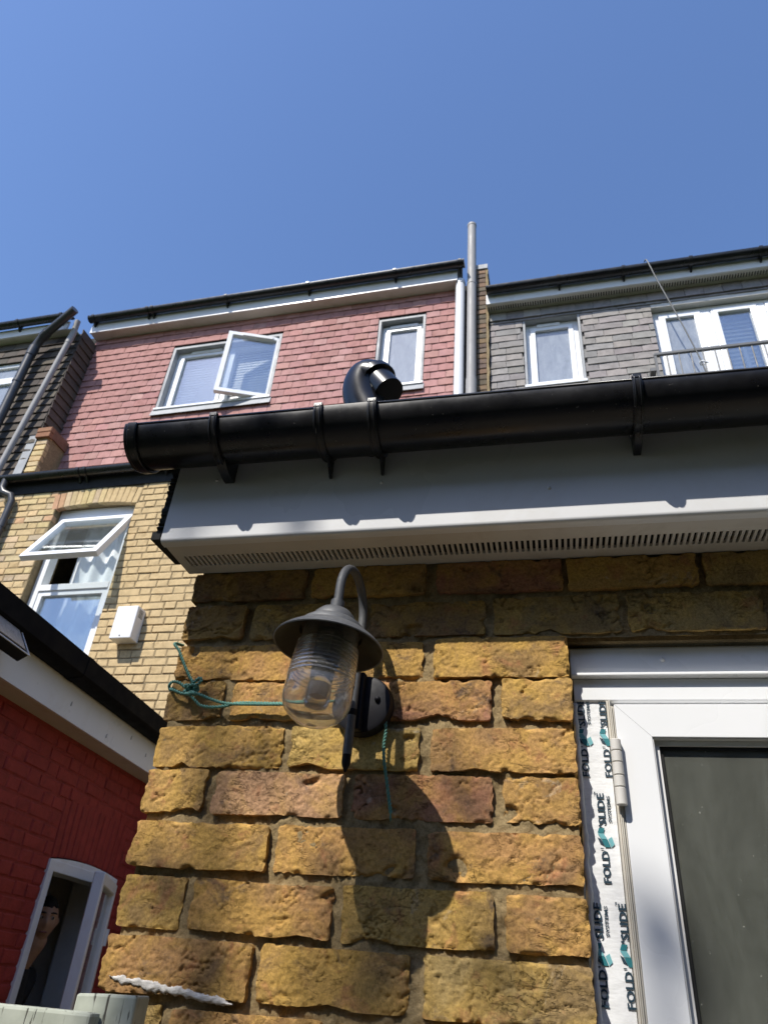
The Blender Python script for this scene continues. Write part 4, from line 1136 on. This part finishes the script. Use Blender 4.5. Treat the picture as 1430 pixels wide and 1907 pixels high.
rg.part('trough', MB().prism([(-.162, 3.06), (-.162, 2.958), (-.175, 2.950), (-.262, 2.958), (-.276, 2.972), (-.280, 3.072), (-.272, 3.074), (-.268, 2.975), (-.17, 2.966), (-.168, 3.06)], 'x', .2, 5.0), M['mblack'], autos=40)
rg.part('joint', MB().prism([(-.1615, 3.06), (-.1615, 2.955), (-.175, 2.947), (-.264, 2.955), (-.279, 2.970), (-.283, 3.073), (-.2795, 3.073), (-.277, 2.974), (-.262, 2.9585), (-.175, 2.9505), (-.1625, 3.0)], 'x', 3.30, 3.36), M['mblack'])
RWN = RO.part('window', MB().ring(3.940, 4.775, 1.0, 2.150, .058, -.016, .115), M['upvcd'], bevel=.004)
ah = [(3.94, 2.145), (4.77, 2.145)] + [(4.77 - .83 * t, 2.150 + .028 * (1 - (2 * t - 1) ** 2)) for t in [i / 10 for i in range(11)]]
RO.part('arched_head', MB().prism(ah, 'y', -.012, .10), M['upvcd'], RWN)
RS = T3(4.735, -.012, 1.58) @ Rz(R(20))
rs = RO.inst('open_sash', fixn(MB().ring(-.70, 0, -.55, .535, .062, -.03, .03).mesh('open_sash', M['upvcd'])), RS, RWN)
bm_ = rs.modifiers.new('bevel', 'BEVEL'); bm_.width = .005
RO.inst('open_sash_pane', fixn(MB().box(-.64, -.06, -.003, .003, -.49, .475).mesh('open_sash_pane', M['pane'])), RS, RWN)
RO.part('reveal_lining', MB().box(4.738, 4.7535, .118, .262, 1.02, 2.15), M['blind'], RWN)
RO.part('reveal_lining', MB().box(3.967, 3.982, .118, .262, 1.02, 2.15), M['blind'], RWN)
RO.inst('hinge', fixn(MB().box(-.012, .020, -.045, -.028, .20, .29).mesh('hinge', M['upvcd'])), RS, RWN)
RO.part('sill', MB().box(3.93, 4.78, -.04, .20, .96, 1.02), M['upvcd'], RWN)
w2 = RO.part('window', MB().ring(2.24, 3.07, 1.0, 2.175, .062, .045, .115), M['upvcd'], bevel=.004)
RO.part('pane', MB().box(2.30, 3.01, .07, .074, 1.06, 2.12), M['pane'], w2)
rm = MB(); rm.box(3.2, 5.2, 1.5, 1.55, .3, 2.6); rm.box(3.2, 3.25, .27, 1.5, .3, 2.6); rm.box(3.2, 5.2, .27, 1.5, .25, .3)
rm.box(3.2, 5.2, .27, 1.5, 2.6, 2.65)
RO.part('room_wall', rm, M['room'])
RO.part('end_wall', MB().box(4.90, 4.94, .262, 1.5, .3, 2.6), M['blind'])
# square floodlight on the fascia
FLM = RF @ T3(2.60, -.27, 2.915)
FL = Thing('floodlight', 'black framed square floodlight on the white fascia of the red building', 'floodlight', (0, 0, 0), FLM @ Rx(R(-35)))
FL.part('housing', MB().box(-.13, .13, -.012, .045, -.10, .10), M['lampb'], bevel=.008)
FL.part('trim', MB().ring(-.132, .132, -.102, .102, .006, -.0165, -.0125), M['wpipe'])
FL.part('lens', MB().box(-.105, .105, -.0165, -.0125, -.077, .077), M['lens'])
FL.part('bracket', MB().box(-.03, .03, .046, .12, -.03, .05), M['lampb'])

# ---------------------------------------------------------------- person at the window
def person():
    org = V((4.375, .20, 0))
    T = Thing('person', 'person with short black hair and dark top peering out of the open window', 'person', org, RF)
    # skeleton grown with Skin; standing just inside, face towards the garden
    J = {}
    def P(n, x, y, z, r): J[n] = (x, y, z, r)
    P('pel', .05, .36, .92, .135); P('bel', .04, .28, 1.10, .125); P('che', .03, .16, 1.32, .145); P('nek', .0, .05, 1.51, .060); P('hd', -.005, .0, 1.62, .07)
    for s_, n in ((-1, 'l'), (1, 'r')):
        P('sh' + n, .03 + s_ * .18, .13, 1.43, .068); P('el' + n, .03 + s_ * .25, .22, 1.16, .046); P('wr' + n, .03 + s_ * .235, .22, .94, .032); P('pa' + n, .03 + s_ * .23, .22, .87, .034)
        for f_ in range(4): P('f%d%s' % (f_, n), .03 + s_ * .23 + (f_ - 1.5) * .017, .20, .80 - .006 * (1.5 - abs(f_ - 1.5)), .009)
        P('th' + n, .03 + s_ * .23 - s_ * .045, .20, .845, .010)
        P('hp' + n, .05 + s_ * .09, .36, .86, .095); P('kn' + n, .05 + s_ * .10, .34, .50, .062); P('an' + n, .05 + s_ * .10, .40, .09, .042); P('to' + n, .05 + s_ * .11, .25, .035, .036)
    E = [('pel', 'bel'), ('bel', 'che'), ('che', 'nek'), ('nek', 'hd')]
    for n in 'lr':
        E += [('che', 'sh' + n), ('sh' + n, 'el' + n), ('el' + n, 'wr' + n), ('wr' + n, 'pa' + n), ('pa' + n, 'th' + n), ('pel', 'hp' + n), ('hp' + n, 'kn' + n), ('kn' + n, 'an' + n), ('an' + n, 'to' + n)]
        E += [('pa' + n, 'f%d%s' % (f_, n)) for f_ in range(4)]
    # tapered limbs between the joints, fused below into one continuous skin
    lm = MB()
    for a_, b_ in E:
        p, q = V(J[a_][:3]), V(J[b_][:3]); ra, rb_ = J[a_][3], J[b_][3]; d = (q - p).normalized()
        pts = [p - d * ra * .98, p - d * ra * .75, p - d * ra * .4] + [p.lerp(q, t) for t in (0, .25, .5, .75, 1)] + [q + d * rb_ * .4, q + d * rb_ * .75, q + d * rb_ * .98]
        rs = [ra * .18, ra * .66, ra * .917] + [ra + (rb_ - ra) * t for t in (0, .25, .5, .75, 1)] + [rb_ * .917, rb_ * .66, rb_ * .18]
        lm.tube(pts, rs, 16)
    bme = fixn(lm.mesh('body', M['skin']))
    # head, pushed into shape
    bm = bmesh.new(); bmesh.ops.create_icosphere(bm, subdivisions=5, radius=1.0)
    HC = V((-.005, -.02, 1.725))
    def headshape(n):
        x, y, z = n
        px, py, pz = x * .076, y * .097, z * .120
        if z < -.2: k = 1 - .34 * min(1, (-z - .2) / .8); px *= k; py *= 1 - .14 * min(1, (-z - .2) / .8)
        if y < 0:
            nb = math.exp(-((px / .013) ** 2)) * math.exp(-(((pz + .016) / .026) ** 2)); py -= .020 * nb
            py -= .007 * math.exp(-((px / .05) ** 2)) * math.exp(-(((pz - .030) / .011) ** 2))
            for s_ in (-1, 1): py += .011 * math.exp(-(((px - s_ * .030) / .015) ** 2)) * math.exp(-(((pz - .010) / .012) ** 2))
            py -= .006 * math.exp(-((px / .022) ** 2)) * math.exp(-(((pz + .060) / .012) ** 2))
            py -= .007 * math.exp(-((px / .022) ** 2)) * math.exp(-(((pz + .105) / .016) ** 2))
        for s_ in (-1, 1):
            d = math.exp(-(((pz - .0) / .026) ** 2)) * math.exp(-(((py - .008) / .015) ** 2))
            if s_ * px > .05: px += s_ * .016 * d
        return V((px, py, pz))
    hm = Rz(R(-48)) @ Matrix.Identity(4)
    for v in bm.verts: v.co = HC + (hm @ headshape(v.co))
    hme = bpy.data.meshes.new('head'); bm.to_mesh(hme); bm.free()
    # join head and body into one continuous surface
    j = bmesh.new(); j.from_mesh(bme); j.from_mesh(hme); jm = bpy.data.meshes.new('body'); j.to_mesh(jm); j.free()
    jo = bpy.data.objects.new('body', jm); COL.objects.link(jo)
    rm_ = jo.modifiers.new('re', 'REMESH'); rm_.mode = 'VOXEL'; rm_.voxel_size = .0055
    sm_ = jo.modifiers.new('sm', 'SMOOTH'); sm_.iterations = 2; sm_.factor = .4
    dg = bpy.context.evaluated_depsgraph_get(); fin = bpy.data.meshes.new_from_object(jo.evaluated_get(dg)); bpy.data.objects.remove(jo)
    bk = bmesh.new(); bk.from_mesh(fin); seen = set(); isl = []
    for v0 in bk.verts:
        if v0 in seen: continue
        st_ = [v0]; seen.add(v0); grp = []
        while st_:
            v1 = st_.pop(); grp.append(v1)
            for e1 in v1.link_edges:
                v2 = e1.other_vert(v1)
                if v2 not in seen: seen.add(v2); st_.append(v2)
        isl.append(grp)
    isl.sort(key=len)
    bmesh.ops.delete(bk, geom=[v for g_ in isl[:-1] for v in g_], context='VERTS'); bk.to_mesh(fin); bk.free()
    fin.materials.clear(); fin.materials.append(M['skin']); fin.polygons.foreach_set('use_smooth', [True] * len(fin.polygons)); fin.name = 'body'
    body = bpy.data.objects.new('body', fin); COL.objects.link(body); body.parent = T.o
    # hair cap
    bm = bmesh.new(); bmesh.ops.create_icosphere(bm, subdivisions=4, radius=1.0)
    kill = [v for v in bm.verts if (v.co.z < .44 + .10 * abs(v.co.x) and v.co.y < -.12) or (v.co.z < .12 and v.co.y < .30) or v.co.z < -.25]
    for v in bm.verts: v.co = HC + (hm @ (headshape(v.co.copy()) * 1.065 + V((0, .001, .002))))
    bmesh.ops.delete(bm, geom=kill, context='VERTS')
    r_ = bmesh.ops.extrude_face_region(bm, geom=list(bm.faces))
    for v in [e for e in r_['geom'] if isinstance(e, bmesh.types.BMVert)]: v.co = HC + (v.co - HC) * .93
    hair = bpy.data.meshes.new('hair'); bm.to_mesh(hair); bm.free(); hair.materials.append(M['hair']); fixn(hair)
    T.inst('hair', hair, T3(*org))
    def onhead(x, y, z): return HC + (hm @ V((x, y, z)))
    for s_ in (-1, 1):
        c = onhead(s_ * .030, -.0795, .010)
        mb = MB().lathe([(.011 * math.sin(R(a)), .011 * math.cos(R(a))) for a in range(0, 181, 15)], (0, 0, 0), 14)
        T.inst('eye', mb.mesh('eye', M['eye'], True), T3(*org) @ T3(*c))
        c2 = onhead(s_ * .030 + .003, -.0905, .010)
        T.inst('iris', MB().lathe([(.0070 * math.sin(R(a)), .0070 * math.cos(R(a))) for a in range(0, 181, 20)], (0, 0, 0), 10).mesh('iris', M['iris'], True), T3(*org) @ T3(*c2) @ Matrix.Scale(.45, 4, (0, 1, 0)))
        eb = MB().tube([onhead(s_ * t, -.0985 + 6 * (t - .028) ** 2, .032 + .004 * (1 - abs(t - .03) / .02)) for t in (.012, .022, .032, .042, .050)], [.002, .0042, .0045, .0038, .0018], 6)
        T.inst('eyebrow', eb.mesh('eyebrow', M['hair'], True), T3(*org))
    lp_ = MB().tube([onhead(x, -.0935 + 9 * x * x, -.062) for x in (-.026, -.014, 0, .014, .026)], [.001, .0045, .0052, .0045, .001], 8)
    T.inst('lips', lp_.mesh('lips', M['lip'], True), T3(*org))
    # dark top: the torso surface pushed outwards
    bm = bmesh.new(); bm.from_mesh(fin)
    bmesh.ops.delete(bm, geom=[v for v in bm.verts if v.co.z > 1.485 or v.co.z < .93 or (abs(v.co.x - .03) > .20 and v.co.z < 1.20)], context='VERTS')
    bm.normal_update()
    for v in bm.verts: v.co += v.normal * .008
    sh_ = bpy.data.meshes.new('shirt'); bm.to_mesh(sh_); bm.free(); sh_.materials.clear(); sh_.materials.append(M['shirt'])
    T.inst('shirt', sh_, T3(*org))
    bm = bmesh.new(); bm.from_mesh(fin)
    bmesh.ops.delete(bm, geom=[v for v in bm.verts if v.co.z > .955 or v.co.z < .10 or abs(v.co.x - .03) > .185], context='VERTS')
    bm.normal_update()
    for v in bm.verts: v.co += v.normal * .007
    tr_ = bpy.data.meshes.new('trousers'); bm.to_mesh(tr_); bm.free(); tr_.materials.clear(); tr_.materials.append(M['shirt'])
    T.inst('trousers', tr_, T3(*org))
    T.o.matrix_world = RF @ T3(org.x, org.y, .15)
person()

# ---------------------------------------------------------------- garden gate at the corner
GA = Thing('garden_gate', 'weathered grey green wooden gate and post beside the brick corner', 'gate', (-.55, -.10, 0))
vs = [(-.586, 1.6255), (-.560, 1.6270), (-.53, 1.6275), (-.505, 1.6285), (-.504, 0), (-.586, 0)]
GA.part('post', MB().prism(vs, 'y', -.120, -.084), M['wood'], bevel=.003)
GA.part('top_rail', MB().box(-2.35, -.545, -.146, -.1215, 1.582, 1.6085), M['wood'], bevel=.004)
x = -.592
while x > -2.3:
    GA.part('board', MB().box(x - .098, x, -.118 + random.uniform(-.002, .002), -.098, .06, 1.578 + random.uniform(-.003, .001)), M['wood'], bevel=.003); x -= .101
GA.part('lower_rail', MB().box(-2.35, -.60, -.097, -.07, .40, .48), M['wood'])

# ---------------------------------------------------------------- unseen hedges added behind the viewer to cut sky and ground fill
def hedge(label, x0, x1, y0, y1, h, sd):
    T = Thing('blocker_hedge', label, 'hedge', ((x0 + x1) / 2, (y0 + y1) / 2, 0)); rh = random.Random(sd)
    mb = MB()
    def sheet(f, nu, nv):
        vs = [f(i / nu, j / nv) for j in range(nv + 1) for i in range(nu + 1)]
        mb.add(vs, [(j * (nu + 1) + i, j * (nu + 1) + i + 1, (j + 1) * (nu + 1) + i + 1, (j + 1) * (nu + 1) + i) for j in range(nv) for i in range(nu)])
    def P(x, y, z): n = .22 * noise.noise((x * 1.7, y * 1.7, z * 1.7)) + .12 * noise.noise((x * 5, y * 5, z * 5)); return (x + n, y + n, z + n * .8 if z > .3 else z)
    L = lambda a, b, t: a + (b - a) * t
    sheet(lambda u, v: P(L(x0, x1, u), y0, v * h), 60, 40); sheet(lambda u, v: P(L(x0, x1, u), y1, v * h), 60, 40)
    sheet(lambda u, v: P(x0, L(y0, y1, u), v * h), 20, 40); sheet(lambda u, v: P(x1, L(y0, y1, u), v * h), 20, 40); sheet(lambda u, v: P(L(x0, x1, u), L(y0, y1, v), h), 60, 20)
    T.part('stems', mb, M['hedge'], smooth=True, fix=False)
    lf = MB()
    for k in range(5000):
        s_ = rh.choice((0, 1, 2)); c = V(P(rh.uniform(x0, x1), y1 if s_ else rh.uniform(y0, y1), rh.uniform(0, h) if s_ else h)) + V((rh.gauss(0, .08), rh.gauss(0, .08), rh.gauss(0, .08)))
        d = V((rh.gauss(0, 1), rh.gauss(0, 1), rh.gauss(0, 1))).normalized() * .09; q = d.orthogonal().normalized() * .04
        lf.add([c - d, c + q, c + d, c - q], [(0, 1, 2, 3)])
    o = T.part('foliage', lf, M['hedge'], fix=False); o['kind'] = 'stuff'
hedge('tall dark green conifer hedge added out of view to block low skylight', -6.5, 7.0, -7.8, -6.4, 6.6, 1)
hedge('dark green hedge added out of view beside the patio to cut fill light', 3.0, 4.0, -6.4, -.6, 4.2, 2)

# ---------------------------------------------------------------- garden tree behind the viewer (throws the soft dapple)
TR = Thing('garden_tree', 'leafy garden tree whose soft shade dapples the brick wall', 'tree', (-3.3, -6.3, 0))
tp = spline([(-3.3, -6.3, 0), (-3.25, -6.25, 1.6), (-3.15, -6.1, 3.1), (-3.1, -5.8, 4.65), (-3.0, -5.6, 6.0), (-2.95, -5.45, 7.15)], 4)
TR.part('trunk', MB().tube(tp, [.16 * (1 - .85 * i / len(tp)) for i in range(len(tp))], 10), M['bark'], smooth=True)
rt = random.Random(5); br = MB(); tips = []
for k in range(30):
    i = rt.randint(8, len(tp) - 1); p = tp[i]; a = rt.uniform(0, 2 * math.pi); L = rt.uniform(.7, 1.7)
    e = p + V((math.cos(a) * L, math.sin(a) * L, rt.uniform(.1, .7) * L)); m_ = p.lerp(e, .5) + V((0, 0, .12))
    br.tube(spline([p, m_, e], 3), [.035, .03, .026, .02, .016, .012, .008], 5); tips += [e, m_, p.lerp(e, .8)]
TR.part('limbs', br, M['bark'], smooth=True)
lf = MB()
for t in tips:
    for k in range(24):
        c = t + V((rt.gauss(0, .22), rt.gauss(0, .22), rt.gauss(0, .18))); s_ = rt.uniform(.03, .055)
        d = V((rt.gauss(0, 1), rt.gauss(0, 1), rt.gauss(0, .6))).normalized(); q = d.orthogonal().normalized(); n = d.cross(q) * .25
        lf.add([c - d * s_, c + q * s_ * .55 + n * s_, c + d * s_ * 1.1, c - q * s_ * .55 + n * s_], [(0, 1, 2), (0, 2, 3)])
cw = TR.part('crown', lf, M['leaf'], fix=False)

# look-alikes share a group
for pre, gname in (('terraced_house', 'houses of the terrace'), ('rain_gutter', 'rain gutters'), ('downpipe', 'downpipes'), ('soil_pipe', 'soil and vent pipes'), ('blocker_hedge', 'added blocking hedges')):
    for o in bpy.data.objects:
        if o.parent is None and o.name.split('.')[0] == pre: o['group'] = gname
